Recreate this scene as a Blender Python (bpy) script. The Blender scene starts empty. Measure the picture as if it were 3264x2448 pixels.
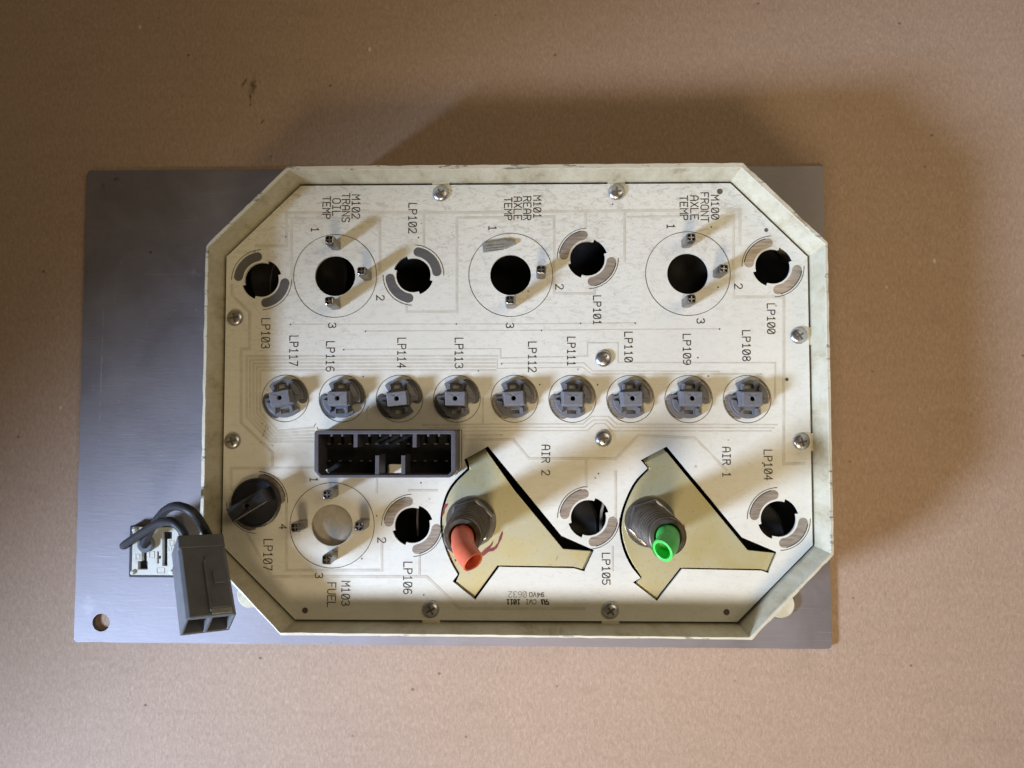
import bpy, bmesh, math, random
from mathutils import Vector, Matrix, noise
from mathutils.geometry import tessellate_polygon

random.seed(11)
SC = bpy.context.scene
COL = SC.collection
MM = 0.001
R = math.radians

# ------------------------------------------------------------------ camera
# a phone camera held 43 cm above the table, looking almost straight down
CAM_H = 430.0
F_PX, CX, CY = 2451.0, 1632.0, 1224.0
FOOT_U, FOOT_V, ROLL = 1691.07, 1339.39, -0.002165
_up = -Vector((FOOT_U - CX, -(FOOT_V - CY), -F_PX)).normalized()
_x = Vector((math.cos(ROLL), math.sin(ROLL), 0.0))
_x = (_x - _x.dot(_up) * _up).normalized()
_y = _up.cross(_x)
AX = Matrix((_x, _y, _up))                       # world axes written in camera axes
cam_data = bpy.data.cameras.new("camera")
cam_data.sensor_fit = 'HORIZONTAL'
cam_data.sensor_width = 36.0
cam_data.lens = F_PX / 3264.0 * 36.0
cam_data.clip_start = 0.01
cam_data.clip_end = 20.0
cam = bpy.data.objects.new("camera", cam_data)
COL.objects.link(cam)
cam.matrix_world = Matrix.Translation((0, 0, CAM_H * MM)) @ AX.to_4x4()
SC.camera = cam

# ------------------------------------------------------------------ world
world = bpy.data.worlds.new("World")
SC.world = world
world.use_nodes = True
bg = world.node_tree.nodes["Background"]
bg.inputs[0].default_value = (1.0, 0.77, 0.52, 1)
bg.inputs[1].default_value = 0.08

# ------------------------------------------------------------------ lamps
def lamp(name, kind, loc, target, power, color, **kw):
    d = bpy.data.lights.new(name, kind)
    d.energy = power
    d.color = color
    for k, v in kw.items():
        setattr(d, k, v)
    o = bpy.data.objects.new(name, d)
    COL.objects.link(o)
    o.location = loc
    o.rotation_euler = (Vector(target) - Vector(loc)).to_track_quat('-Z', 'Y').to_euler()
    return o
# daylight coming in low from one side, a warm room lamp behind the photographer
lamp("window_light", 'SPOT', (-0.808, -0.456, 0.539), (0.207, -0.286, 0.03), 92, (0.56, 0.71, 1.0),
     spot_size=R(55.4), spot_blend=0.45, shadow_soft_size=0.095)
lamp("room_lamp", 'SPOT', (-0.04, -0.47, 0.62), (0.15, -0.05, 0.04), 12.0, (1.0, 0.80, 0.52),
     spot_size=R(64), spot_blend=1.0, shadow_soft_size=0.10)
lamp("ceiling_lamp", 'AREA', (0.72, 0.40, 1.10), (0.08, 0.0, 0.0), 3.6, (1.0, 0.82, 0.54),
     shape='DISK', size=0.7)

SC.view_settings.view_transform = 'Standard'
SC.view_settings.look = 'None'
SC.view_settings.exposure = 0.0
SC.view_settings.gamma = 1.0
SC.view_settings.use_curve_mapping = False
SC.render.engine = 'CYCLES'
SC.cycles.use_denoising = True
SC.cycles.max_bounces = 8

# ------------------------------------------------------------------ measuring
# survey of the photograph: a pixel of a detail view, at a known height, becomes millimetres on the table
VIEWS = {'A': (640, 520, 2.212), 'B': (1640, 520, 2.212), 'C': (640, 1270, 2.212), 'D': (1640, 1270, 2.212),
         'E': (1200, 500, 2.765), 'F': (980, 1340, 4.254), 'G': (200, 1500, 2.765), 'H': (620, 500, 2.765),
         'I': (2100, 500, 2.765), 'J': (2100, 1480, 2.765), 'K': (620, 1480, 2.765), 'L': (1200, 1480, 2.765),
         'M': (1720, 1480, 2.765), 'N': (0, 0, 0.67770)}
Z_PLATE, Z_BOARD, Z_RIM = 3.0, 40.0, 60.0
def at(v, x, y, z=Z_BOARD):
    ox, oy, k = VIEWS[v]
    c = Vector((ox + x / k - CX, -(oy + y / k - CY), -F_PX))
    w = AX @ c
    t = (z - CAM_H) / w.z
    return Vector((w.x * t, w.y * t, z))
def pts(v, lst, z=Z_BOARD):
    return [at(v, a, b, z) for a, b in lst]

# ------------------------------------------------------------------ materials
def nt(name):
    m = bpy.data.materials.new(name)
    m.use_nodes = True
    return m, m.node_tree, m.node_tree.nodes["Principled BSDF"]
def node(t, kind, **inp):
    n = t.nodes.new(kind)
    for k, v in inp.items():
        if k in n.inputs.keys():
            n.inputs[k].default_value = v
        else:
            setattr(n, k, v)
    return n
def noise_tex(t, vec, scale, detail=4.0, rough=0.55, dist=0.0):
    n = node(t, 'ShaderNodeTexNoise', Scale=scale, Detail=detail, Roughness=rough, Distortion=dist)
    t.links.new(vec, n.inputs['Vector'])
    return n.outputs['Fac']
def ramp(t, fac, stops):
    n = node(t, 'ShaderNodeValToRGB')
    cr = n.color_ramp
    while len(cr.elements) > len(stops):
        cr.elements.remove(cr.elements[-1])
    while len(cr.elements) < len(stops):
        cr.elements.new(0.5)
    for e, (p, c) in zip(cr.elements, stops):
        e.position = p
        e.color = (c, c, c, 1) if isinstance(c, (int, float)) else (*c, 1)
    t.links.new(fac, n.inputs['Fac'])
    return n.outputs['Color']
def mix(t, fac, a, b, mode='MIX'):
    n = node(t, 'ShaderNodeMix', data_type='RGBA', blend_type=mode)
    if isinstance(fac, (int, float)):
        n.inputs[0].default_value = fac
    else:
        t.links.new(fac, n.inputs[0])
    for i, s in ((6, a), (7, b)):
        if isinstance(s, tuple):
            n.inputs[i].default_value = (*s, 1)
        else:
            t.links.new(s, n.inputs[i])
    return n.outputs[2]
def math_n(t, op, a, b=0.0, clamp=False):
    n = node(t, 'ShaderNodeMath', operation=op, use_clamp=clamp)
    for i, s in ((0, a), (1, b)):
        if isinstance(s, (int, float)):
            n.inputs[i].default_value = s
        else:
            t.links.new(s, n.inputs[i])
    return n.outputs[0]
def coords(t, scale=(1, 1, 1), loc=(0, 0, 0), rot=(0, 0, 0)):
    g = node(t, 'ShaderNodeNewGeometry')           # world position: one pattern across joined pieces
    mp = node(t, 'ShaderNodeMapping')
    mp.inputs['Scale'].default_value = scale
    mp.inputs['Location'].default_value = loc
    mp.inputs['Rotation'].default_value = rot
    t.links.new(g.outputs['Position'], mp.inputs['Vector'])
    return mp.outputs['Vector']
def bump(t, b, h, strength, dist=0.0005):
    n = node(t, 'ShaderNodeBump', Strength=strength, Distance=dist)
    t.links.new(h, n.inputs['Height'])
    t.links.new(n.outputs['Normal'], b.inputs['Normal'])

def simple(name, col, rough=0.5, metal=0.0, var=0.12, scale=220.0, spec=0.5, bmp=0.0, dark=None):
    m, t, b = nt(name)
    v = coords(t)
    n = noise_tex(t, v, scale)
    lo = tuple(c * (1 - var) for c in col)
    hi = tuple(min(1, c * (1 + var)) for c in col)
    c = ramp(t, n, [(0.3, lo), (0.7, hi)])
    if dark:
        n2 = noise_tex(t, v, scale * 0.35, 5.0, 0.7)
        c = mix(t, ramp(t, n2, [(0.52, 0.0), (0.72, dark[1])]), c, dark[0])
    t.links.new(c, b.inputs['Base Color'])
    b.inputs['Roughness'].default_value = rough
    b.inputs['Metallic'].default_value = metal
    b.inputs['Specular IOR Level'].default_value = spec
    if bmp:
        bump(t, b, n, bmp, 0.0003)
    return m

def blot(t, cx, cy, rx, ry, ang, ns, edge=0.45):
    """mask of one stain: an ellipse with a ragged edge"""
    g = node(t, 'ShaderNodeNewGeometry')
    mp = node(t, 'ShaderNodeMapping', vector_type='TEXTURE')
    mp.inputs['Location'].default_value = (cx * MM, cy * MM, 0)
    mp.inputs['Rotation'].default_value = (0, 0, ang)
    mp.inputs['Scale'].default_value = (rx * MM, ry * MM, 1.0)
    t.links.new(g.outputs['Position'], mp.inputs['Vector'])
    ln = node(t, 'ShaderNodeVectorMath', operation='LENGTH')
    sx = node(t, 'ShaderNodeSeparateXYZ')
    t.links.new(mp.outputs['Vector'], sx.inputs[0])
    cb = node(t, 'ShaderNodeCombineXYZ')
    t.links.new(sx.outputs[0], cb.inputs[0]); t.links.new(sx.outputs[1], cb.inputs[1])
    t.links.new(cb.outputs[0], ln.inputs[0])
    n = noise_tex(t, coords(t), ns, 5.0, 0.7)
    s = math_n(t, 'ADD', ln.outputs['Value'], math_n(t, 'MULTIPLY', n, 1.3))
    return ramp(t, s, [(0.62, 1.0), (0.62 + edge, 0.0)])

def mat_cardboard():
    m, t, b = nt("cardboard")
    v = coords(t)
    fibre = noise_tex(t, coords(t, (1.0, 0.45, 1), rot=(0, 0, 0.5)), 820, 5.0, 0.68, 0.8)
    fine = noise_tex(t, v, 2600, 3.0, 0.6)
    big = noise_tex(t, v, 9, 3.0, 0.5)
    c = ramp(t, fibre, [(0.30, (0.32, 0.222, 0.158)), (0.5, (0.43, 0.31, 0.23)), (0.72, (0.56, 0.42, 0.33))])
    c = mix(t, 0.35, c, ramp(t, big, [(0.3, (0.37, 0.255, 0.17)), (0.7, (0.43, 0.30, 0.215))]))
    c = mix(t, ramp(t, fine, [(0.30, 0.35), (0.45, 0.0)]), c, (0.27, 0.18, 0.115))
    streak = noise_tex(t, coords(t, (0.06, 1, 1)), 170, 3.0, 0.6)
    c = mix(t, ramp(t, streak, [(0.35, 0.07), (0.5, 0.0)]), c, (0.25, 0.17, 0.115))
    worn = noise_tex(t, coords(t, (1, 1.6, 1), (0.2, 0.4, 0)), 34, 6.0, 0.7, 0.5)
    c = mix(t, ramp(t, worn, [(0.55, 0.0), (0.75, 0.28)]), c, (0.27, 0.19, 0.13))
    vor = node(t, 'ShaderNodeTexVoronoi', Scale=62.0, Randomness=1.0)
    t.links.new(coords(t, (1, 1.2, 1)), vor.inputs['Vector'])
    pick = node(t, 'ShaderNodeSeparateColor'); t.links.new(vor.outputs['Color'], pick.inputs[0])
    dot = math_n(t, 'MULTIPLY', ramp(t, vor.outputs['Distance'], [(0.035, 1.0), (0.075, 0.0)]),
                 ramp(t, pick.outputs[0], [(0.66, 0.0), (0.7, 0.75)]))
    c = mix(t, dot, c, (0.13, 0.085, 0.06))
    vor2 = node(t, 'ShaderNodeTexVoronoi', Scale=48.0, Randomness=1.0)
    t.links.new(coords(t, (1, 0.6, 1), (3, 1, 0), (0, 0, 0.7)), vor2.inputs['Vector'])
    pick2 = node(t, 'ShaderNodeSeparateColor'); t.links.new(vor2.outputs['Color'], pick2.inputs[0])
    dot2 = math_n(t, 'MULTIPLY', ramp(t, vor2.outputs['Distance'], [(0.02, 1.0), (0.05, 0.0)]),
                  ramp(t, pick2.outputs[1], [(0.72, 0.0), (0.75, 0.8)]))
    c = mix(t, dot2, c, (0.72, 0.62, 0.52))
    for px, py, rx, ry, ang, ns, k in ((546, 185, 8.0, 18, -0.15, 260, 0.85), (541, 215, 2.2, 18, 0.03, 400, 0.9),
                                       (528, 178, 3.0, 12, -0.5, 300, 0.75), (568, 262, 2.8, 5.6, -0.5, 500, 1.0),
                                       (343, 40, 2.2, 2.6, 0, 500, 0.9), (185, 1020, 4, 4, 0, 300, 0.35)):
        p = at('N', px, py, 0)
        c = mix(t, math_n(t, 'MULTIPLY', blot(t, p.x, p.y, rx, ry, ang, ns), k), c, (0.085, 0.06, 0.035))
    t.links.new(c, b.inputs['Base Color'])
    b.inputs['Roughness'].default_value = 0.85
    b.inputs['Specular IOR Level'].default_value = 0.25
    h = math_n(t, 'ADD', fibre, math_n(t, 'MULTIPLY', fine, 0.6))
    bump(t, b, h, 0.45, 0.00032)
    return m

def mat_plate():
    m, t, b = nt("dull_aluminium")
    v = coords(t)
    brushed = noise_tex(t, coords(t, (1, 9, 1)), 120, 4.0, 0.6)
    cloud = noise_tex(t, v, 26, 5.0, 0.6, 0.4)
    spots = noise_tex(t, v, 330, 4.0, 0.68)
    c = ramp(t, cloud, [(0.25, (0.225, 0.208, 0.222)), (0.55, (0.29, 0.268, 0.285)), (0.8, (0.345, 0.322, 0.34))])
    c = mix(t, 0.10, c, ramp(t, brushed, [(0.3, (0.24, 0.24, 0.25)), (0.7, (0.36, 0.36, 0.38))]))
    c = mix(t, ramp(t, spots, [(0.68, 0.0), (0.74, 0.8)]), c, (0.55, 0.54, 0.56))
    c = mix(t, ramp(t, spots, [(0.25, 0.7), (0.31, 0.0)]), c, (0.13, 0.12, 0.12))
    for a, sc, th in ((0.9, 60, 0.70), (-0.5, 45, 0.71), (2.2, 80, 0.715)):
        sn = noise_tex(t, coords(t, (0.35, 16, 1), rot=(0, 0, a)), sc, 2.0, 0.5)
        c = mix(t, ramp(t, sn, [(th, 0.0), (th + 0.05, 0.28)]), c, (0.46, 0.45, 0.47))
    for px, py, rx, ry, ang, k, col in ((250, 388, 7, 4, 0.2, 0.75, (0.10, 0.095, 0.09)), (222, 400, 4, 8, 0.5, 0.7, (0.11, 0.1, 0.09)),
                                        (325, 545, 3, 3, 0, 0.9, (0.07, 0.065, 0.06)), (225, 420, 18, 12, 0.6, 0.35, (0.2, 0.19, 0.18)),
                                        (420, 590, 12, 7, -0.3, 0.3, (0.6, 0.6, 0.6)), (182, 1290, 5, 34, 0, 0.5, (0.28, 0.28, 0.29)), (219, 800, 1.5, 120, -0.008, 0.55, (0.5, 0.49, 0.51)), (190, 1310, 12, 20, 0, 0.4, (0.45, 0.44, 0.47))):
        p = at('N', px, py, Z_PLATE)
        c = mix(t, math_n(t, 'MULTIPLY', blot(t, p.x, p.y, rx, ry, ang, 300), k), c, col)
    t.links.new(c, b.inputs['Base Color'])
    b.inputs['Metallic'].default_value = 0.8
    t.links.new(ramp(t, cloud, [(0.3, 0.54), (0.7, 0.66)]), b.inputs['Roughness'])
    h = math_n(t, 'ADD', brushed, math_n(t, 'MULTIPLY', spots, 0.6))
    bump(t, b, h, 0.22, 0.0003)
    return m

def mat_housing():
    m, t, b = nt("cream_paint")
    v = coords(t)
    streak = noise_tex(t, coords(t, (1, 1, 0.3)), 85, 6.0, 0.72, 0.15)
    flow = noise_tex(t, coords(t, (1, 1, 2.2), rot=(0.3, 0.4, 0.2)), 130, 5.0, 0.6)
    fine = noise_tex(t, v, 700, 3.0, 0.6)
    c = ramp(t, streak, [(0.28, (0.30, 0.245, 0.145)), (0.42, (0.53, 0.475, 0.325)), (0.60, (0.635, 0.595, 0.45))])
    c = mix(t, ramp(t, flow, [(0.55, 0.0), (0.75, 0.4)]), c, (0.40, 0.36, 0.28))
    c = mix(t, ramp(t, fine, [(0.3, 0.3), (0.42, 0.0)]), c, (0.30, 0.26, 0.19))
    g = node(t, 'ShaderNodeNewGeometry'); sx = node(t, 'ShaderNodeSeparateXYZ')
    t.links.new(g.outputs['Position'], sx.inputs[0])
    edge = ramp(t, math_n(t, 'MULTIPLY', math_n(t, 'SUBTRACT', sx.outputs[2], 0.0586), 1000.0), [(0.0, 0.0), (0.7, 1.0)])
    scuff = noise_tex(t, coords(t, (1, 4, 1)), 75, 4.0, 0.7)
    c = mix(t, math_n(t, 'MULTIPLY', edge, 0.75), c, (0.66, 0.62, 0.49))          # pale rim edge: wear, with its lit look painted in
    c = mix(t, math_n(t, 'MULTIPLY', edge, ramp(t, scuff, [(0.58, 0.0), (0.66, 0.85)])), c, (0.14, 0.125, 0.11))
    t.links.new(c, b.inputs['Base Color'])
    b.inputs['Roughness'].default_value = 0.48
    bump(t, b, math_n(t, 'ADD', flow, fine), 0.3, 0.0004)
    return m

def mat_board():
    m, t, b = nt("white_solder_mask")
    v = coords(t)
    cloud = noise_tex(t, v, 18, 4.0, 0.6)
    mott = noise_tex(t, coords(t, (1, 2.2, 1), rot=(0, 0, 0.35)), 210, 7.0, 0.8, 0.9)
    speck = noise_tex(t, v, 650, 2.0, 0.5)
    zone = noise_tex(t, coords(t, loc=(0.3, 0.1, 0)), 12, 3.0, 0.6)
    g = node(t, 'ShaderNodeNewGeometry'); sx = node(t, 'ShaderNodeSeparateXYZ')
    t.links.new(g.outputs['Position'], sx.inputs[0])
    upper = ramp(t, math_n(t, 'ADD', math_n(t, 'MULTIPLY', sx.outputs[1], 4.0), math_n(t, 'ADD', zone, -0.2)), [(0.35, 0.28), (0.75, 1.0)])
    c = ramp(t, cloud, [(0.3, (0.665, 0.645, 0.565)), (0.7, (0.74, 0.725, 0.645))])
    grime = math_n(t, 'MULTIPLY', ramp(t, mott, [(0.49, 0.0), (0.63, 0.8)]), upper)
    c = mix(t, grime, c, (0.43, 0.395, 0.335))
    c = mix(t, math_n(t, 'MULTIPLY', ramp(t, speck, [(0.69, 0.0), (0.74, 0.75)]), upper), c, (0.22, 0.18, 0.14))
    vor = node(t, 'ShaderNodeTexVoronoi', Scale=120.0, Randomness=1.0)
    t.links.new(v, vor.inputs['Vector'])
    pick = node(t, 'ShaderNodeSeparateColor'); t.links.new(vor.outputs['Color'], pick.inputs[0])
    dot = math_n(t, 'MULTIPLY', ramp(t, vor.outputs['Distance'], [(0.05, 1.0), (0.10, 0.0)]),
                 ramp(t, pick.outputs[0], [(0.80, 0.0), (0.83, 0.7)]))
    c = mix(t, dot, c, (0.30, 0.24, 0.20))
    t.links.new(c, b.inputs['Base Color'])
    b.inputs['Roughness'].default_value = 0.42
    b.inputs['Specular IOR Level'].default_value = 0.35
    bump(t, b, mott, 0.08, 0.0002)
    return m

def mat_trace():
    m, t, b = nt("masked_copper")
    mott = noise_tex(t, coords(t), 160, 4.0, 0.65)
    c = ramp(t, mott, [(0.3, (0.52, 0.48, 0.395)), (0.7, (0.64, 0.615, 0.535))])
    t.links.new(c, b.inputs['Base Color'])
    b.inputs['Roughness'].default_value = 0.4
    return m

def mat_zinc():
    m, t, b = nt("yellow_zinc")
    v = coords(t)
    cloud = noise_tex(t, v, 38, 4.0, 0.6, 0.6)
    fine = noise_tex(t, v, 600, 3.0, 0.6)
    c = ramp(t, cloud, [(0.25, (0.54, 0.455, 0.215)), (0.45, (0.565, 0.515, 0.30)), (0.6, (0.55, 0.53, 0.365)), (0.78, (0.59, 0.515, 0.28))])
    c = mix(t, ramp(t, fine, [(0.3, 0.35), (0.42, 0.0)]), c, (0.36, 0.31, 0.16))
    for v0, x, y, rx, ry, ang, k, col in (('D', 300, 1130, 1.6, 6.5, -0.4, 0.8, (0.22, 0.20, 0.22)), ('D', 250, 1175, 7, 1.4, 0.2, 0.7, (0.2, 0.18, 0.2)),
                                          ('D', 60, 880, 9, 1.8, 0.1, 0.5, (0.62, 0.58, 0.50)), ('D', 440, 1110, 7, 6, 0, 0.55, (0.60, 0.46, 0.20)),
                                          ('D', 1745, 1120, 7, 7, 0, 0.5, (0.56, 0.46, 0.18)), ('C', 1720, 800, 4, 14, 0.2, 0.5, (0.55, 0.5, 0.2))):
        p = at(v0, x, y)
        c = mix(t, math_n(t, 'MULTIPLY', blot(t, p.x, p.y, rx, ry, ang, 260), k), c, col)
    t.links.new(c, b.inputs['Base Color'])
    b.inputs['Metallic'].default_value = 0.5
    b.inputs['Roughness'].default_value = 0.42
    bump(t, b, fine, 0.1, 0.0002)
    return m

def mat_pad(name, a, c2, stripes):
    m, t, b = nt(name)
    s = noise_tex(t, coords(t, (1, 9, 1), rot=(0, 0, 0.12)), 120 if stripes else 60, 3.0, 0.6)
    c = ramp(t, s, [(0.3, a), (0.7, c2)])
    t.links.new(c, b.inputs['Base Color'])
    b.inputs['Metallic'].default_value = 0.6
    b.inputs['Roughness'].default_value = 0.42
    return m

M = {
    'card': mat_cardboard(), 'plate': mat_plate(), 'cream': mat_housing(), 'board': mat_board(),
    'trace': mat_trace(), 'zinc': mat_zinc(),
    'ink': simple('black_ink', (0.022, 0.017, 0.014), 0.6, var=0.3),
    'ink_pale': simple('pale_ink', (0.20, 0.17, 0.14), 0.6, var=0.3),
    'void': simple('inner_black', (0.012, 0.011, 0.010), 0.7, var=0.3, spec=0.2),  # black of inner parts; behind the board it stands for deep shade
    'grey': simple('grey_plastic', (0.15, 0.15, 0.165), 0.5, var=0.10, scale=500, bmp=0.08),
    'header': simple('dark_grey_plastic', (0.075, 0.07, 0.082), 0.5, var=0.15, scale=400, bmp=0.08),
    'plug': simple('plug_grey_plastic', (0.125, 0.132, 0.142), 0.38, var=0.12, scale=150, bmp=0.06),
    'black': simple('black_plastic', (0.016, 0.017, 0.022), 0.38, var=0.25, scale=300, dark=((0.05, 0.05, 0.055), 0.5)),
    'rubber': simple('black_rubber', (0.014, 0.014, 0.016), 0.55, var=0.3, scale=300),
    'steel': simple('bright_steel', (0.50, 0.50, 0.50), 0.33, 1.0, var=0.10, scale=400),
    'pin': simple('dull_tin', (0.25, 0.24, 0.235), 0.32, 1.0, var=0.25, scale=500),
    'blade': simple('scraped_tin', (0.36, 0.36, 0.33), 0.5, 0.6, var=0.3, scale=300),
    'thread': simple('dull_brass', (0.11, 0.088, 0.066), 0.45, 0.45, var=0.3, scale=260, dark=((0.035, 0.027, 0.02), 0.9), bmp=0.25),
    'nut': simple('plated_nut', (0.32, 0.31, 0.31), 0.3, 0.95, var=0.2, scale=200),
    'orange': simple('orange_plastic', (0.70, 0.15, 0.075), 0.4, var=0.10, scale=150, dark=((0.50, 0.12, 0.08), 0.7), bmp=0.1),
    'green': simple('green_plastic', (0.075, 0.58, 0.10), 0.4, var=0.12, scale=150, dark=((0.16, 0.42, 0.17), 0.7), bmp=0.1),
    'red': simple('red_paint', (0.20, 0.035, 0.04), 0.5, var=0.25),
    'gaugeback': simple('gauge_back', (0.36, 0.325, 0.27), 0.6, 0.0, var=0.12, scale=400),
    'white': simple('white_plastic', (0.66, 0.64, 0.56), 0.5, var=0.06, scale=300, dark=((0.40, 0.36, 0.28), 0.5)),
    'padgrey': mat_pad('tinned_pad', (0.17, 0.165, 0.165), (0.21, 0.205, 0.205), False),
    'padbronze': mat_pad('reflecting_pad', (0.27, 0.228, 0.195), (0.50, 0.44, 0.38), True),  # same pads as the tinned ones, bronze reflection put into the colour
    'hole': simple('dark_hole', (0.10, 0.075, 0.055), 0.6, var=0.3),  # dark tone; on the screw crosses it stands for recess shade
}

# ------------------------------------------------------------------ mesh helpers
def link(name, bm, mat, parent=None, smooth=False, bevel=0.0, seg=2, label=None):
    me = bpy.data.meshes.new(name)
    for v in bm.verts:
        v.co *= MM
    bmesh.ops.recalc_face_normals(bm, faces=bm.faces)
    bm.to_mesh(me)
    bm.free()
    me.materials.append(M[mat] if isinstance(mat, str) else mat)
    if smooth:
        for p in me.polygons:
            p.use_smooth = True
        me.set_sharp_from_angle(angle=R(38))
    o = bpy.data.objects.new(name, me)
    COL.objects.link(o)
    if parent is not None:
        o.parent = parent
        o.matrix_parent_inverse = parent.matrix_world.inverted()
    if bevel:
        b = o.modifiers.new("bevel", 'BEVEL')
        b.width = bevel * MM
        b.segments = seg
        b.limit_method = 'ANGLE'
        b.angle_limit = R(35)
    if label:
        o['label'] = label
    return o
def thing(name, label, cat, loc, group=None):
    o = bpy.data.objects.new(name, None)
    COL.objects.link(o)
    o.empty_display_size = 0.01
    o.matrix_world = Matrix.Translation(Vector(loc) * MM)
    o['label'] = label
    o['category'] = cat
    if group:
        o['group'] = group
    return o
def xy(p):
    return (p[0], p[1])
def prism(bm, outer, holes, z0, z1, bottom=True):
    loops = [[Vector((p[0], p[1], 0)) for p in lp] for lp in [outer] + list(holes)]
    flat = [p for lp in loops for p in lp]
    top = [bm.verts.new((p.x, p.y, z1)) for p in flat]
    bot = [bm.verts.new((p.x, p.y, z0)) for p in flat]
    if holes:
        for tri in tessellate_polygon(loops):
            for vs in ((top, False), (bot, True))[:2 if bottom else 1]:
                try:
                    bm.faces.new([vs[0][i] for i in tri])
                except ValueError:
                    pass
    else:
        bm.faces.new(top)
        if bottom:
            bm.faces.new(bot)
    i = 0
    for lp in loops:
        n = len(lp)
        for k in range(n):
            a, b2 = i + k, i + (k + 1) % n
            bm.faces.new((top[a], top[b2], bot[b2], bot[a]))
        i += n
    return bm
def circle(cx, cy, r, n=48, a0=0.0, ry=None):
    ry = r if ry is None else ry
    return [(cx + r * math.cos(a0 + 2 * math.pi * k / n), cy + ry * math.sin(a0 + 2 * math.pi * k / n)) for k in range(n)]
def arc(cx, cy, r, a, b, n=24):
    return [(cx + r * math.cos(R(a + (b - a) * k / n)), cy + r * math.sin(R(a + (b - a) * k / n))) for k in range(n + 1)]
def box(bm, x0, x1, y0, y1, z0, z1):
    return prism(bm, [(x0, y0), (x1, y0), (x1, y1), (x0, y1)], [], z0, z1)
def lathe(bm, cx, cy, prof, n=48):
    """prof: list of (radius, z)"""
    rings = []
    for r, z in prof:
        if r < 1e-6:
            rings.append([bm.verts.new((cx, cy, z))])
        else:
            rings.append([bm.verts.new((cx + r * math.cos(2 * math.pi * k / n), cy + r * math.sin(2 * math.pi * k / n), z)) for k in range(n)])
    for a, b in zip(rings, rings[1:]):
        for k in range(n):
            k2 = (k + 1) % n
            if len(a) == 1 and len(b) == 1:
                continue
            if len(a) == 1:
                bm.faces.new((a[0], b[k2], b[k]))
            elif len(b) == 1:
                bm.faces.new((a[k], a[k2], b[0]))
            else:
                bm.faces.new((a[k], a[k2], b[k2], b[k]))
    return bm
def spline(ctrl, n=14):
    P = [Vector(c) for c in ctrl]
    P = [2 * P[0] - P[1]] + P + [2 * P[-1] - P[-2]]
    out = []
    for i in range(1, len(P) - 2):
        for k in range(n):
            t = k / n
            a, b, c, d = P[i - 1], P[i], P[i + 1], P[i + 2]
            out.append(0.5 * ((2 * b) + (c - a) * t + (2 * a - 5 * b + 4 * c - d) * t * t + (3 * b - a - 3 * c + d) * t ** 3))
    out.append(P[-2])
    return out
def tube(bm, path, r, n=18, inner=0.0, jitter=0.0, cut=None):
    """swept tube; inner > 0 makes an open hose end with a bore at the far end; cut = normal of an oblique end"""
    T = []
    for i in range(len(path)):
        a = path[max(0, i - 1)]; b = path[min(len(path) - 1, i + 1)]
        T.append((b - a).normalized())
    ref = Vector((0.31, 0.2, 0.93))
    u = (ref - ref.dot(T[0]) * T[0]).normalized()
    rings = []
    def ring(p, u, v, rad, tn=None):
        vs = []
        for k in range(n):
            d = u * math.cos(2 * math.pi * k / n) * rad + v * math.sin(2 * math.pi * k / n) * rad
            q = p + d
            if tn is not None:
                ax, nn = tn
                q = q - ax * (d.dot(nn) / ax.dot(nn))
            vs.append(bm.verts.new(q))
        return vs
    for i, p in enumerate(path):
        u = (u - u.dot(T[i]) * T[i]).normalized()
        v = T[i].cross(u)
        rad = r[i] if isinstance(r, list) else r
        rad *= 1 + jitter * noise.noise(p * 0.35)
        rings.append(ring(p, u, v, rad, (T[i], cut) if cut is not None and i >= len(path) - 1 else None))
    bm.faces.new(rings[0][::-1])
    if inner:
        rad = r[-1] if isinstance(r, list) else r
        tn = (T[-1], cut) if cut is not None else None
        rings.append(ring(path[-1] + T[-1] * rad * 0.06, u, v, (rad + inner) / 2, tn))
        rings.append(ring(path[-1], u, v, inner, tn))
        m = max(1, len(path) // 2)
        for j in range(len(path) - 4, len(path) - 1 - m, -3):
            uu = (u - u.dot(T[j]) * T[j]).normalized()
            rings.append(ring(path[j], uu, T[j].cross(uu), inner))
        bm.faces.new(rings[-1])
    else:
        bm.faces.new(rings[-1])
    for a, b in zip(rings, rings[1:]):
        for k in range(n):
            bm.faces.new((a[k], a[(k + 1) % n], b[(k + 1) % n], b[k]))
    return bm
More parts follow.
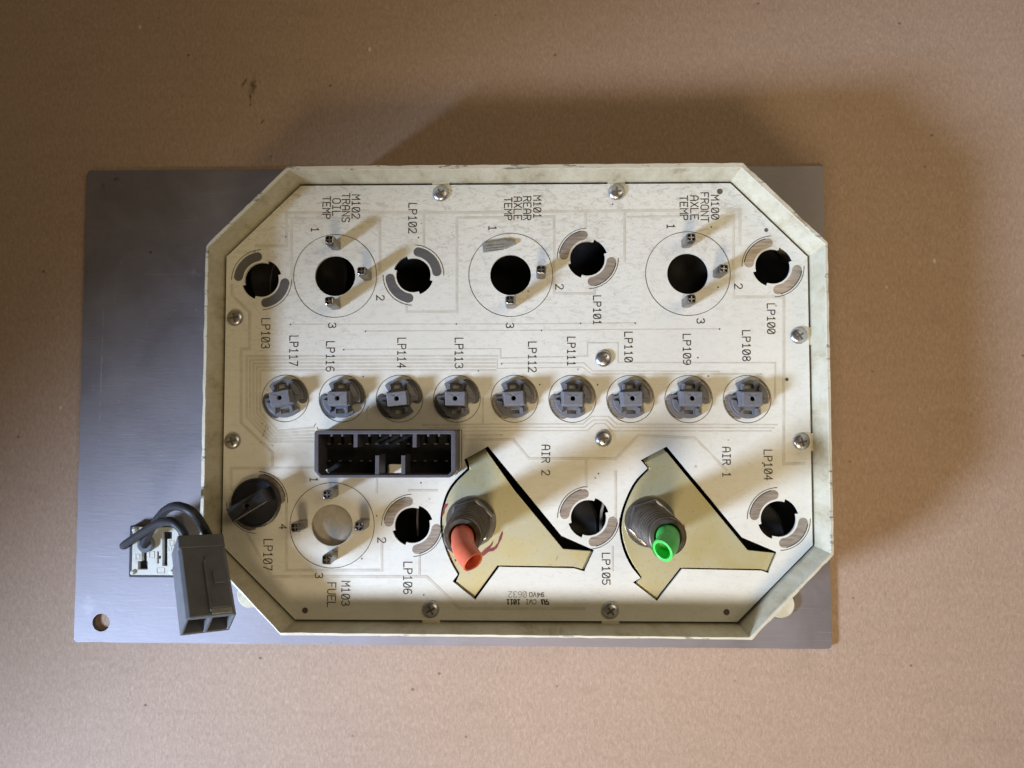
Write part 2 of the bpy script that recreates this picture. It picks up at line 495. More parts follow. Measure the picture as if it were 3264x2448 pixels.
def ribbon(bm, line, w, z, closed=False, raised=0.0):
    """flat printed stroke (or a low ridge when raised > 0) along a polyline"""
    P = [Vector((p[0], p[1])) for p in line]
    n = len(P)
    L, Rr = [], []
    for i in range(n):
        a = P[i - 1] if (i > 0 or closed) else None
        b = P[(i + 1) % n] if (i < n - 1 or closed) else None
        d1 = (P[i] - a).normalized() if a is not None else None
        d2 = (b - P[i]).normalized() if b is not None else None
        d1 = d1 or d2
        d2 = d2 or d1
        n1 = Vector((-d1.y, d1.x)); n2 = Vector((-d2.y, d2.x))
        mt = n1 + n2
        if mt.length < 0.2:
            mt = n1
        mt.normalize()
        s = (w / 2) / max(0.35, mt.dot(n1))
        q = P[i]
        if not closed and i == 0:
            q = q - d1 * w / 2
        if not closed and i == n - 1:
            q = q + d2 * w / 2
        L.append(q + mt * s); Rr.append(q - mt * s)
    m = n if closed else n - 1
    if raised:
        k = max(0.0, 1 - 0.35 / w)
        mid = [(a + b) / 2 for a, b in zip(L, Rr)]
        rows = [[bm.verts.new((p.x, p.y, z)) for p in L],
                [bm.verts.new((*(c + (p - c) * k), z + raised)) for p, c in zip(L, mid)],
                [bm.verts.new((*(c + (p - c) * k), z + raised)) for p, c in zip(Rr, mid)],
                [bm.verts.new((p.x, p.y, z)) for p in Rr]]
        for ra, rb in zip(rows, rows[1:]):
            for i in range(m):
                j = (i + 1) % n
                bm.faces.new((ra[i], ra[j], rb[j], rb[i]))
    else:
        va = [bm.verts.new((p.x, p.y, z)) for p in L]
        vb = [bm.verts.new((p.x, p.y, z)) for p in Rr]
        for i in range(m):
            j = (i + 1) % n
            bm.faces.new((va[i], va[j], vb[j], vb[i]))
    return bm
def offset(poly, d):
    """move every edge of a closed polygon outward by d"""
    P = [Vector((p[0], p[1])) for p in poly]
    n = len(P)
    area = sum(P[i].x * P[(i + 1) % n].y - P[(i + 1) % n].x * P[i].y for i in range(n))
    s = 1 if area > 0 else -1
    out = []
    for i in range(n):
        d1 = (P[i] - P[i - 1]).normalized(); d2 = (P[(i + 1) % n] - P[i]).normalized()
        n1 = Vector((d1.y, -d1.x)) * s; n2 = Vector((d2.y, -d2.x)) * s
        mt = (n1 + n2).normalized()
        out.append(P[i] + mt * (d / max(0.4, mt.dot(n1))))
    return out
def divide(poly, step):
    out = []
    n = len(poly)
    for i in range(n):
        a, b = Vector(poly[i]), Vector(poly[(i + 1) % n])
        k = max(1, int(round((b - a).length / step)))
        out += [a.lerp(b, j / k) for j in range(k)]
    return out

# ================================================================== the table
bm = bmesh.new()
prism(bm, [(-640, -520), (640, -520), (640, 520), (-640, 520)], [], -4, 0)
o = link('cardboard_ground', bm, 'card')
o['kind'] = 'structure'
o['label'] = 'brown kraft cardboard sheet lying under the instrument panel'

# ================================================================== the panel
PC = [at('N', 188, 368, Z_PLATE), at('N', 1778, 359, Z_PLATE), at('N', 1797, 1402, Z_PLATE), at('N', 160, 1387, Z_PLATE)]
px0, px1 = (PC[0].x + PC[3].x) / 2, (PC[1].x + PC[2].x) / 2
py1, py0 = (PC[0].y + PC[1].y) / 2, (PC[2].y + PC[3].y) / 2
panel = thing('instrument_panel', 'instrument panel lying face down, white circuit board in a cream housing on a metal plate',
              'instrument panel', ((px0 + px1) / 2, (py0 + py1) / 2, 0))

# face plate, corners a little rounded, one drilled hole
def rounded(x0, x1, y0, y1, r, n=6):
    out = []
    for cx, cy, a in ((x1 - r, y1 - r, 0), (x0 + r, y1 - r, 90), (x0 + r, y0 + r, 180), (x1 - r, y0 + r, 270)):
        out += arc(cx, cy, r, a, a + 90, n)
    return out
hp = at('G', 338, 1340, Z_PLATE)
bm = bmesh.new()
edge = []
for p in divide(rounded(px0, px1, py0, py1, 2.2), 6.0):
    j = noise.noise(Vector((p.x * 0.09, p.y * 0.09, 3))) * 0.35
    edge.append((p.x + j, p.y + j))
prism(bm, edge, [circle(hp.x, hp.y, 4.9, 40)], 0.05, Z_PLATE)
link('face_plate', bm, 'plate', panel, bevel=0.35, label='dull grey aluminium face plate with one drilled corner hole')

# housing: octagonal wall with a worn rim
rim_out = [at('H', 95, 778, Z_RIM), at('H', 820, 80, Z_RIM), at('I', 745, 50, Z_RIM), at('I', 1490, 752, Z_RIM),
           at('J', 1548, 798, Z_RIM), at('J', 822, 1548, Z_RIM), at('K', 760, 1508, Z_RIM), at('K', 42, 750, Z_RIM)]
rim_in = [at('H', 122, 800, Z_RIM), at('H', 828, 114, Z_RIM), at('I', 728, 92, Z_RIM), at('I', 1464, 768, Z_RIM),
          at('J', 1518, 788, Z_RIM), at('J', 800, 1524, Z_RIM), at('K', 752, 1482, Z_RIM), at('K', 76, 752, Z_RIM)]
board_poly = [at('A', 182, 660), at('A', 705, 160), at('B', 1522, 142), at('B', 2065, 660),
              at('D', 2102, 1035), at('D', 1572, 1575), at('C', 665, 1558), at('C', 150, 1035)]
wall_in = offset(board_poly, 1.25)
NSEG = [22, 44, 22, 40, 22, 44, 22, 40]
def loop8(poly, z, jit=0.0, jz=0.0, seed=0.0):
    out = []
    for i in range(8):
        a, b = Vector((poly[i][0], poly[i][1])), Vector((poly[(i + 1) % 8][0], poly[(i + 1) % 8][1]))
        for k in range(NSEG[i]):
            p = a.lerp(b, k / NSEG[i])
            q = Vector((p.x * 0.16, p.y * 0.16, seed))
            d = noise.noise_vector(q) * jit + noise.noise_vector(q * 3.1) * jit * 0.7
            chip = max(0.0, noise.noise(q * 1.7 + Vector((7, 3, 1))) - 0.35) * jz * 3
            out.append((p.x + d.x, p.y + d.y, z + d.z * 0.6 - chip))
    return out
bm = bmesh.new()
loops = [loop8(rim_out, Z_PLATE + 0.02), loop8(rim_out, Z_RIM - 1.2, 0.12, 0, 2), loop8(offset(rim_out, -0.12), Z_RIM - 0.15, 0.24, 0.7, 5),
         loop8(offset(rim_in, 0.12), Z_RIM, 0.2, 0.35, 9), loop8(rim_in, Z_RIM - 0.8, 0.1, 0, 4), loop8(wall_in, Z_BOARD - 1), loop8(wall_in, Z_PLATE + 0.02)]
rows = [[bm.verts.new(p) for p in lp] for lp in loops]
rows.append(rows[0])
for a, b in zip(rows, rows[1:]):
    n = len(a)
    for k in range(n):
        bm.faces.new((a[k], a[(k + 1) % n], b[(k + 1) % n], b[k]))
housing = link('housing', bm, 'cream', panel, smooth=True, label='cream painted eight-sided housing wall with chipped rim')

# round mounting ears at the foot of the housing
for v, x, y in (('J', 1080, 1235), ('K', 490, 1150)):
    p = at(v, x, y, 6)
    bm = bmesh.new()
    prism(bm, circle(p.x, p.y, 7.3, 40), [], Z_PLATE + 0.03, 6)
    link('mounting_ear', bm, 'cream', panel, bevel=0.5)

# added black sheet behind the board; its colour stands for deep shade
bm = bmesh.new()
prism(bm, [xy(p) for p in offset(board_poly, -2.0)], [], 14, 18)
link('dark_backing', bm, 'void', panel)

# ------------------------------------------------------------------ circuit board with its openings
def keyhole(c, mirror=False, s=1.0):
    """round lamp hole with two opposite bayonet notches"""
    r0, r1 = 6.05 * s * 1.47, 7.1 * s * 1.47
    out = []
    for a, b, r in ((16, 71, r1), (71, 196, r0), (196, 251, r1), (251, 376, r0)):
        out += [(r * math.cos(R(a + (b - a) * k / 14)), r * math.sin(R(a + (b - a) * k / 14))) for k in range(15)]
    if mirror:
        out = [(-x, y) for x, y in out][::-1]
    return [(c.x + x, c.y + y) for x, y in out]
def kidney(c, r, hw, a, b):
    out = arc(c.x, c.y, r + hw, a, b, 20)
    e = (c.x + r * math.cos(R(b)), c.y + r * math.sin(R(b)))
    out += arc(e[0], e[1], hw, b, b + 180, 8)[1:]
    out += arc(c.x, c.y, r - hw, b, a, 20)[1:]
    e = (c.x + r * math.cos(R(a)), c.y + r * math.sin(R(a)))
    out += arc(e[0], e[1], hw, a + 180, a + 360, 8)[1:-1]
    return out
LAMP_HOLES = [('LP103', at('H', 592, 1083), False, 'padgrey'), ('LP102', at('E', 325, 1042), True, 'padgrey'),
              ('LP101', at('B', 515, 672), False, 'padbronze'), ('LP100', at('B', 1822, 728), False, 'padbronze'),
              ('LP106', at('C', 1492, 895), False, 'padbronze'), ('LP105', at('D', 522, 842), False, 'padbronze'),
              ('LP104', at('D', 1862, 850), False, 'padbronze'), ('LP107', at('K', 553, 335), True, 'padbronze')]
SOCKETS = [('LP117', 764.7), ('LP116', 947.0), ('LP114', 1129.8 + 145.1), ('LP113', 1456.6), ('LP112', 1639.8),
           ('LP111', 1823.8), ('LP110', 2008.2), ('LP109', 2193.0), ('LP108', 2381.2)]
SOCKETS = []
for nm, v, xa, xb in (('LP117', 'H', 589, 1012), ('LP116', 'H', 1097, 1517), ('LP114', 'E', 2, 412), ('LP113', 'E', 499, 920),
                      ('LP112', 'E', 1005, 1427), ('LP111', 'M', 77, 497), ('LP110', 'M', 586, 1008), ('LP109', 'M', 1094, 1522), ('LP108', 'I', 560, 995)):
    ox = VIEWS[v][0] + (xa + xb) / 2 / 2.765
    SOCKETS.append((nm, ox))
_bx = [at('N', s[1] * 0.6777, 1271.5 * 0.6777).x for s in SOCKETS]
_by = at('N', 1150, 1271.3 * 0.6777).y
_pitch = (_bx[-1] - _bx[0]) / 8
SOCKETS = [(s[0], Vector((_bx[0] * 0.5 + (_bx[0] + 0) * 0.5 + _pitch * i, _by, Z_BOARD))) for i, s in enumerate(SOCKETS)]
GAUGES = {'M102': at('A', 947, 795), 'M101': at('E', 1182, 1040), 'M100': at('B', 1222, 779), 'M103': at('C', 926, 894)}

CUT2 = pts('C', [(2025, 338), (1856, 432), (1880, 492), (1790, 580), (1735, 662), (1702, 760), (1688, 860), (1696, 960), (1728, 1070),
                 (1768, 1165), (1812, 1242), (1775, 1290), (1935, 1420), (2105, 1188)]) + \
       pts('D', [(420, 1198), (492, 1220), (562, 1070), (330, 968)])
CUT1 = pts('D', [(1075, 338), (890, 435), (938, 492), (845, 590), (778, 725), (742, 850), (742, 960), (772, 1080), (822, 1182), (888, 1266),
                 (835, 1296), (1005, 1428), (1183, 1203), (1740, 1214), (1790, 1232), (1852, 1085), (1608, 982)])
def chaikin(P, i0, i1):
    """round the curved left side of an opening"""
    P = [Vector((p[0], p[1])) for p in P]
    seg = P[i0:i1 + 1]
    sm = [Vector((q.x, q.y)) for q in spline([(p.x, p.y, 0) for p in seg], 5)]
    return P[:i0] + sm + P[i1 + 1:]
CUT2 = chaikin(CUT2, 2, 10)
CUT1 = chaikin(CUT1, 2, 9)
holes = [keyhole(c, mi) for nm, c, mi, _ in LAMP_HOLES]
holes += [circle(c.x, c.y, 10.45, 56) for c in GAUGES.values()]
holes += [circle(c.x, c.y, 4.9, 32) for nm, c in SOCKETS]
holes += [[xy(p) for p in CUT2], [xy(p) for p in CUT1]]
bm = bmesh.new()
prism(bm, [xy(p) for p in board_poly], holes, Z_BOARD - 1.6, Z_BOARD)
board = link('circuit_board', bm, 'board', panel, label='white printed circuit board, smudged, with black lettering')

def onboard(name, bm, mat, label=None, **kw):
    return link(name, bm, mat, board, label=label, **kw)

# copper tracks under the white mask
TR = []
def tr(v, lst, w=1.5):
    TR.append((pts(v, lst), w))
tr('A', [(395, 583), (605, 583), (605, 352), (2212, 346), (3800, 327), (3800, 560)], 1.7)
tr('A', [(640, 860), (640, 392), (1262, 390), (1262, 750)], 1.6)
tr('A', [(1572, 360), (1572, 575)], 1.5)
tr('A', [(1450, 985), (1450, 1050), (1805, 1050), (1805, 386), (2490, 378), (2490, 920), (2775, 920), (2775, 885)], 1.5)
tr('A', [(220, 860), (220, 930), (345, 1052), (345, 1310), (285, 1310), (285, 1830), (505, 2040), (505, 2150)], 1.6)
for i in range(5):
    d = 25 * i
    tr('A', [(2085 - d * 0.1, 1362 + d), (325 + d * 0.95, 1362 + d), (325 + d * 0.95, 1790 - d * 0.35), (490 + d * 0.5, 1950 - d * 0.75 + 15), (795, 1965 - d)], 1.3)
tr('A', [(632, 1138), (2212, 1136), (3062, 1128)], 0.75)
tr('A', [(1162, 1186), (2212, 1181), (3657, 1170)], 0.75)
tr('A', [(1007, 1316), (2112, 1310), (2112, 1377), (2725, 1362), (2725, 1268), (2940, 1268), (2940, 1408), (4050, 1408), (4050, 1660)], 0.9)
tr('A', [(2120, 1413), (2700, 1410), (2760, 1468), (3650, 1470)], 0.85)
tr('A', [(2088, 1384), (2088, 1450), (2690, 1440), (2750, 1490), (3950, 1488)], 0.8)
tr('B', [(500, 352), (500, 455)], 1.4)
tr('B', [(775, 352), (775, 690)], 1.4)
tr('B', [(1543, 372), (1543, 945), (1898, 945), (1898, 1900), (1898, 2120), (2040, 2120)], 1.5)
tr('B', [(800, 380), (1543, 372)], 1.2)
tr('C', [(1565, 185), (2690, 183), (2752, 130), (2872, 130), (2932, 184), (4060, 186)], 0.9)
tr('C', [(1600, 206), (2700, 206), (2765, 155), (2860, 155), (2915, 206), (4040, 208)], 0.8)
tr('C', [(1860, 232), (2720, 230), (2780, 180), (2850, 180), (2900, 232), (4020, 232)], 0.8)
tr('C', [(1860, 262), (2120, 262)], 1.5)
tr('C', [(1850, 290), (2200, 290), (2310, 425), (2925, 425), (3085, 262), (3480, 280), (3700, 505)], 1.6)
tr('D', [(505, 440), (505, 622)], 1.4)
tr('D', [(712, 520), (712, 860)], 1.4)
tr('D', [(690, 1050), (690, 1210)], 1.2)
tr('C', [(795, 492), (215, 492), (215, 640)], 1.5)
tr('C', [(605, 680), (605, 1212), (1275, 1212), (1275, 1000)], 1.5)
tr('C', [(1240, 575), (1240, 660)], 1.3)
tr('C', [(330, 960), (500, 1256), (1590, 1258), (1825, 1480), (2700, 1482)], 1.6)
tr('C', [(1540, 1110), (1540, 1245)], 1.4)
tr('C', [(1470, 650), (1660, 650)], 1.4)
tr('C', [(1175, 60), (1175, 150)], 1.0)
tr('C', [(1990, 0), (1990, 170)], 1.2)
for i, (line, w) in enumerate(TR):
    bm = bmesh.new()
    ribbon(bm, line, w, Z_BOARD + 0.004 + 0.0015 * i, raised=0.055)
    onboard('copper_track', bm, 'trace')

# contact pads and printed arcs round the lamp openings
for nm, c, mi, padm in LAMP_HOLES:
    for a, b in ((101, 172), (281, 352)):
        if mi:
            a, b = 180 - b, 180 - a
        bm = bmesh.new()
        prism(bm, kidney(c, 12.15, 2.35, a, b), [], Z_BOARD + 0.002, Z_BOARD + 0.13)
        pad = onboard('contact_pad', bm, padm)
        bm = bmesh.new()
        ribbon(bm, arc(c.x, c.y, 15.6, a - 8, b + 8, 30), 0.30, Z_BOARD + 0.145)
        onboard('printed_arc', bm, 'ink')
        if padm == 'padbronze':
            bm = bmesh.new()
            ribbon(bm, arc(c.x, c.y, 14.55, a + 4, b - 2, 24), 0.42, Z_BOARD + 0.15)
            onboard('pad_edge', bm, 'ink')
for nm, c in SOCKETS:
    for a, b in ((0, 58), (180, 238)):
        bm = bmesh.new()
        prism(bm, kidney(c, 9.0, 2.55, a, b), [], Z_BOARD + 0.002, Z_BOARD + 0.13)
        onboard('contact_pad', bm, 'padbronze' if nm in ('LP111', 'LP110', 'LP109', 'LP108', 'LP112') else 'padgrey')
    bm = bmesh.new()
    ribbon(bm, circle(c.x, c.y, 11.95, 72), 0.27, Z_BOARD + 0.15, closed=True)
    onboard('printed_ring', bm, 'ink')
    for a, b in ((2, 56), (184, 234)):
        bm = bmesh.new()
        ribbon(bm, arc(c.x, c.y, 11.42, a, b, 20), 0.36, Z_BOARD + 0.155)
        onboard('pad_edge', bm, 'ink')
for c in GAUGES.values():
    bm = bmesh.new()
    ribbon(bm, circle(c.x, c.y, 21.45, 110), 0.27, Z_BOARD + 0.12, closed=True)
    onboard('printed_ring', bm, 'ink')
# outline printed round the connector
bm = bmesh.new()
ribbon(bm, pts('F', [(130, 95), (140, 122), (2093, 128), (2093, 650), (2010, 738)]), 0.28, Z_BOARD + 0.12)
onboard('printed_outline', bm, 'ink')
# tooling holes and vias
for v, x, y, r in (('B', 1447, 200, 1.45), ('C', 735, 1495, 1.5), ('D', 1495, 1507, 1.55), ('B', 1920, 1525, 0.85), ('B', 1775, 472, 1.0)):
    p = at(v, x, y)
    bm = bmesh.new()
    lathe(bm, p.x, p.y, [(r, Z_BOARD + 0.002), (r, Z_BOARD + 0.10), (r * 0.62, Z_BOARD + 0.10), (r * 0.55, Z_BOARD + 0.03), (0, Z_BOARD + 0.03)], 24)
    onboard('tooling_hole', bm, 'hole', smooth=True)
for v, x, y in (('A', 632, 1138), ('A', 1162, 1186), ('A', 1007, 1316), ('B', 850, 1128), ('B', 1445, 1170), ('B', 190, 1180), ('B', 465, 1130),
                ('A', 2122, 1415), ('A', 1958, 1465), ('B', 1365, 1502), ('B', 585, 1562), ('B', 178, 1562), ('D', 592, 530), ('C', 1552, 595),
                ('D', 1750, 455), ('C', 1240, 828), ('B', 692, 290), ('B', 1292, 1372), ('C', 1572, 1385), ('B', 1435, 875), ('B', 1388, 450),
                ('A', 1535, 525), ('A', 600, 520), ('A', 1802, 1135), ('A', 1145, 1505), ('C', 1135, 1130)):
    p = at(v, x, y)
    bm = bmesh.new()
    lathe(bm, p.x, p.y, [(0.42, Z_BOARD + 0.01), (0.40, Z_BOARD + 0.11), (0, Z_BOARD + 0.12)], 12)
    onboard('via', bm, 'hole', smooth=True)

# ------------------------------------------------------------------ lettering: a plotter stroke alphabet
def ell(cx, cy, rx, ry, a, b, n=10):
    return [(cx + rx * math.cos(R(a + (b - a) * k / n)), cy + ry * math.sin(R(a + (b - a) * k / n))) for k in range(n + 1)]
ovl = [(0, 1.4), (0.5, 0.35), (1.5, 0), (2.5, 0), (3.5, 0.35), (4, 1.4), (4, 4.6), (3.5, 5.65), (2.5, 6), (1.5, 6), (0.5, 5.65), (0, 4.6), (0, 1.4)]
GL = {
    'L': [[(0, 6), (0, 0), (3.8, 0)]], 'P': [[(0, 0), (0, 6), (2.6, 6), (3.6, 5.6), (4, 4.6), (3.6, 3.5), (2.6, 3), (0, 3)]],
    'M': [[(0, 0), (0, 6), (2, 3), (4, 6), (4, 0)]], '1': [[(0.9, 5), (2, 6), (2, 0)], [(0.7, 0), (3.3, 0)]],
    '0': [ovl, [(0.7, 1.0), (3.3, 5.0)]], 'O': [ovl],
    '2': [[(0, 4.8), (0.5, 5.7), (1.5, 6), (2.6, 6), (3.6, 5.6), (4, 4.7), (3.6, 3.6), (0, 0), (4, 0)]],
    '3': [[(0, 5.2), (0.8, 5.8), (2, 6), (3.3, 5.7), (3.8, 4.7), (3.3, 3.6), (2, 3.2)], [(2, 3.2), (3.5, 2.7), (4, 1.6), (3.5, 0.5), (2, 0), (0.7, 0.2), (0, 0.9)]],
    '4': [[(3, 0), (3, 6), (0, 2), (4, 2)]], '5': [[(3.8, 6), (0.3, 6), (0.1, 3.4), (2.2, 3.6), (3.5, 3.1), (4, 1.9), (3.5, 0.6), (2.2, 0), (0.8, 0.2), (0, 0.9)]],
    '6': [[(3.6, 5.6), (2.2, 6), (0.9, 5.4), (0.1, 3.8), (0, 1.8), (0.6, 0.4), (2, 0), (3.4, 0.4), (4, 1.7), (3.5, 3), (2.1, 3.4), (0.7, 3), (0.1, 2.1)]],
    '7': [[(0, 6), (4, 6), (1.4, 0)]], '8': [[(2, 3.2), (0.7, 3.7), (0.3, 4.7), (0.8, 5.7), (2, 6), (3.2, 5.7), (3.7, 4.7), (3.3, 3.7), (2, 3.2), (0.6, 2.7), (0, 1.6), (0.6, 0.4), (2, 0), (3.4, 0.4), (4, 1.6), (3.4, 2.7), (2, 3.2)]],
    '9': [[(0.4, 0.4), (1.8, 0), (3.1, 0.6), (3.9, 2.2), (4, 4.2), (3.4, 5.6), (2, 6), (0.6, 5.6), (0, 4.3), (0.5, 3), (1.9, 2.6), (3.3, 3), (3.9, 3.9)]],
    'T': [[(0, 6), (4, 6)], [(2, 6), (2, 0)]], 'R': [[(0, 0), (0, 6), (2.6, 6), (3.7, 5.6), (4, 4.6), (3.6, 3.6), (2.6, 3.2), (0, 3.2)], [(2.1, 3.2), (4, 0)]],
    'A': [[(0, 0), (0, 4.2), (0.9, 6), (3.1, 6), (4, 4.2), (4, 0)], [(0, 2.6), (4, 2.6)]], 'N': [[(0, 0), (0, 6), (4, 0), (4, 6)]],
    'S': [[(4, 5.2), (3.2, 5.9), (1.2, 6), (0.2, 5.4), (0.1, 4.2), (0.8, 3.4), (3.2, 2.7), (3.9, 1.8), (3.7, 0.6), (2.7, 0), (1, 0), (0, 0.8)]],
    'I': [[(2, 0), (2, 6)], [(0.8, 0), (3.2, 0)], [(0.8, 6), (3.2, 6)]], 'E': [[(3.9, 6), (0, 6), (0, 0), (3.9, 0)], [(0, 3.1), (2.9, 3.1)]],
    'X': [[(0, 0), (4, 6)], [(0, 6), (4, 0)]], 'F': [[(3.9, 6), (0, 6), (0, 0)], [(0, 3.1), (2.9, 3.1)]],
    'U': [[(0, 6), (0, 1.4), (0.6, 0.3), (2, 0), (3.4, 0.3), (4, 1.4), (4, 6)]], 'V': [[(0, 6), (2, 0), (4, 6)]],
    'C': [[(4, 4.9), (3.2, 5.8), (2, 6), (0.7, 5.5), (0, 4), (0, 2), (0.7, 0.5), (2, 0), (3.2, 0.2), (4, 1.1)]],
    'W': [[(-0.3, 6), (0.8, 0), (2, 3.4), (3.2, 0), (4.3, 6)]], ' ': [],
}
def lettering(text, origin, adv, cap, right, up, w=0.45, mat='ink', wide=None, z=Z_BOARD + 0.13):
    """right, up: unit directions of the writing on the board; adv: step between characters"""
    bm = bmesh.new()
    cw = wide if wide else adv * 0.72
    k = 0
    for i, ch in enumerate(text):
        for st in GL[ch]:
            line = [(origin.x + right.x * (i * adv + gx / 4 * cw) + up.x * gy / 6 * cap,
                     origin.y + right.y * (i * adv + gx / 4 * cw) + up.y * gy / 6 * cap) for gx, gy in st]
            closed = len(line) > 3 and (Vector(line[0]) - Vector(line[-1])).length < 1e-6
            ribbon(bm, line[:-1] if closed else line, w, z + 0.0006 * k, closed=closed)
            k += 1
    onboard('printed_lettering', bm, mat, label='black lettering reading ' + text)
DOWN, EAST = Vector((0, -1)), Vector((1, 0))
def down(text, v, xa, xb, ya, yb):
    o = at(v, xa, ya); e = at(v, xb, yb)
    n = len(text)
    total = o.y - e.y
    adv = total / (n - 0.28) if n > 1 else total / 0.72
    lettering(text, o, adv, e.x - o.x, DOWN, EAST, wide=None if n > 1 else 2.3)
for a in (('M102', 'A', 1068, 1120, 225, 390), ('TRANS', 'A', 998, 1048, 215, 415), ('OIL', 'A', 930, 984, 252, 372), ('TEMP', 'A', 862, 912, 237, 392),
          ('1', 'A', 780, 830, 455, 490), ('2', 'A', 1240, 1292, 935, 970), ('3', 'A', 900, 952, 1130, 1165), ('LP102', 'A', 1467, 1520, 285, 493),
          ('LP103', 'A', 431, 485, 1097, 1305), ('LP117', 'A', 628, 682, 1220, 1428), ('LP116', 'A', 886, 940, 1260, 1468),
          ('LP114', 'A', 1389, 1443, 1235, 1443), ('LP113', 'A', 1793, 1847, 1235, 1445),
          ('M101', 'E', 1385, 1448, 345, 540), ('REAR', 'E', 1295, 1360, 352, 555), ('AXLE', 'E', 1212, 1278, 355, 555), ('TEMP', 'E', 1128, 1192, 360, 556),
          ('1', 'E', 990, 1055, 610, 650), ('2', 'E', 1580, 1645, 1127, 1167), ('3', 'E', 1143, 1208, 1468, 1510),
          ('M100', 'B', 1387, 1440, 228, 395), ('FRONT', 'B', 1313, 1368, 210, 415), ('AXLE', 'B', 1241, 1295, 232, 398), ('TEMP', 'B', 1166, 1220, 232, 400),
          ('1', 'B', 1075, 1128, 432, 465), ('2', 'B', 1551, 1605, 853, 888), ('3', 'B', 1285, 1338, 1098, 1132),
          ('LP101', 'B', 556, 608, 937, 1140), ('LP110', 'B', 776, 830, 1193, 1402), ('LP111', 'B', 373, 427, 1228, 1430), ('LP112', 'B', 98, 152, 1262, 1472),
          ('LP109', 'B', 1188, 1242, 1208, 1420), ('LP108', 'B', 1606, 1662, 1182, 1395), ('LP100', 'B', 1781, 1836, 993, 1203),
          ('LP107', 'C', 446, 502, 995, 1210), ('1', 'C', 771, 825, 558, 590), ('4', 'C', 555, 605, 888, 922), ('2', 'C', 1248, 1303, 983, 1020),
          ('3', 'C', 807, 860, 1233, 1270), ('M103', 'C', 995, 1048, 1290, 1460), ('FUEL', 'C', 895, 950, 1300, 1470), ('LP106', 'C', 1431, 1487, 1155, 1378),
          ('AIR 2', 'D', 193, 248, 330, 540), ('AIR 1', 'D', 1466, 1522, 345, 555), ('LP104', 'D', 1759, 1817, 365, 575), ('LP105', 'D', 618, 672, 1092, 1312)):
    down(*a)
WEST, SOUTH = Vector((-1, 0)), Vector((0, -1))
def flipped(text, v, x_start, x_end, y_top, y_bot, w, mat='ink'):
    o = at(v, x_start, y_top); e = at(v, x_end, y_bot)
    adv = (o.x - e.x) / (len(text) - 0.28)
    lettering(text, o, adv, o.y - e.y, WEST, SOUTH, w=w, mat=mat)
flipped('94VO', 'D', 207, 105, 1369, 1398, 0.34)
flipped('0632', 'D', 84, -42, 1362, 1402, 0.26, 'ink_pale')
flipped('CWI', 'D', 152, 80, 1418, 1450, 0.27)
flipped('1011', 'D', 38, -55, 1418, 1450, 0.50)
# the slanted block mark beside it
bm = bmesh.new()
def quad_mark(lst, z):
    f = [bm.verts.new((q.x, q.y, z)) for q in pts('D', lst, z)]
    bm.faces.new(f)
zz = Z_BOARD + 0.13
quad_mark([(184, 1416), (196, 1416), (204, 1455), (193, 1455)], zz)
quad_mark([(196, 1416), (213, 1416), (214, 1424), (198, 1424)], zz + 0.0007)
quad_mark([(204, 1416), (213, 1416), (221, 1455), (211, 1455)], zz + 0.0014)
quad_mark([(216, 1446), (243, 1446), (243, 1455), (217, 1455)], zz + 0.002)
quad_mark([(233, 1432), (241, 1432), (245, 1455), (236, 1455)], zz + 0.0026)
quad_mark([(214, 1431), (238, 1431), (239, 1438), (216, 1438)], zz + 0.0032)
quad_mark([(224, 1416), (234, 1416), (229, 1432), (219, 1432)], zz + 0.0038)
onboard('printed_mark', bm, 'ink', label='black slanted block mark beside the code numbers')
# small printed ticks left of the connector and scratches
for i, (x, y, L, a) in enumerate(((455, 205, 3.0, 1.1), (470, 215, 2.0, 0.9), (445, 240, 3.4, 1.0), (432, 268, 3.0, 0.8), (418, 312, 1.6, 0.5), (430, 180, 1.5, 0.3), (800, 195, 2.6, 1.0), (508, 335, 1.4, 2.4))):
    p = at('C', x, y)
    bm = bmesh.new()
    ribbon(bm, [(p.x, p.y), (p.x + L * 0.5 * math.cos(a), p.y + L * 0.5 * math.sin(a))], 0.32, Z_BOARD + 0.17)
    onboard('scratch', bm, 'ink_pale')

# ------------------------------------------------------------------ screws
def screw(c, ang, tab):
    bm = bmesh.new()
    prof = [(0.0, 0)]
    n = 40
    zb = Z_BOARD + 0.16
    lathe(bm, c.x, c.y, [(3.0, zb), (4.05, zb), (4.2, zb + 0.35), (4.1, zb + 0.8), (3.6, zb + 1.4), (2.6, zb + 1.85), (1.3, zb + 2.05), (0, zb + 2.1)], n)
    s = link('screw', bm, 'steel', panel, smooth=True)
    # cross recess, not cut: its shade is a dark cross laid on the head
    bm = bmesh.new()
    for k in range(2):
        a = ang + k * math.pi / 2
        d = Vector((math.cos(a), math.sin(a))); e = Vector((-d.y, d.x))
        Lh, w = 2.35, 0.46
        top = [bm.verts.new((c.x + d.x * u + e.x * w * t, c.y + d.y * u + e.y * w * t, zb + h + 0.004 * k)) for u, t, h in
               ((-Lh, -1, 2.05), (0, -1, 2.2), (Lh, -1, 2.05), (Lh, 1, 2.05), (0, 1, 2.2), (-Lh, 1, 2.05))]
        bm.faces.new((top[0], top[1], top[4], top[5])); bm.faces.new((top[1], top[2], top[3], top[4]))
    link('recess_shade', bm, 'hole', s)
    return s
SCREWS = [('A', 1690, 212, 0.5, (0, 1)), ('A', 240, 1090, 0.2, None), ('B', 720, 202, 0.05, (0, 1)), ('B', 2006, 1217, 0.6, (1, 0)),
          ('B', 628, 1378, 0.75, None), ('C', 222, 300, 0.3, None), ('C', 1622, 1490, 0.5, (0, -1)), ('D', 628, 283, 0.15, None),
          ('D', 2026, 307, 0.25, (1, 0)), ('D', 678, 1497, 0.65, (0, -1))]
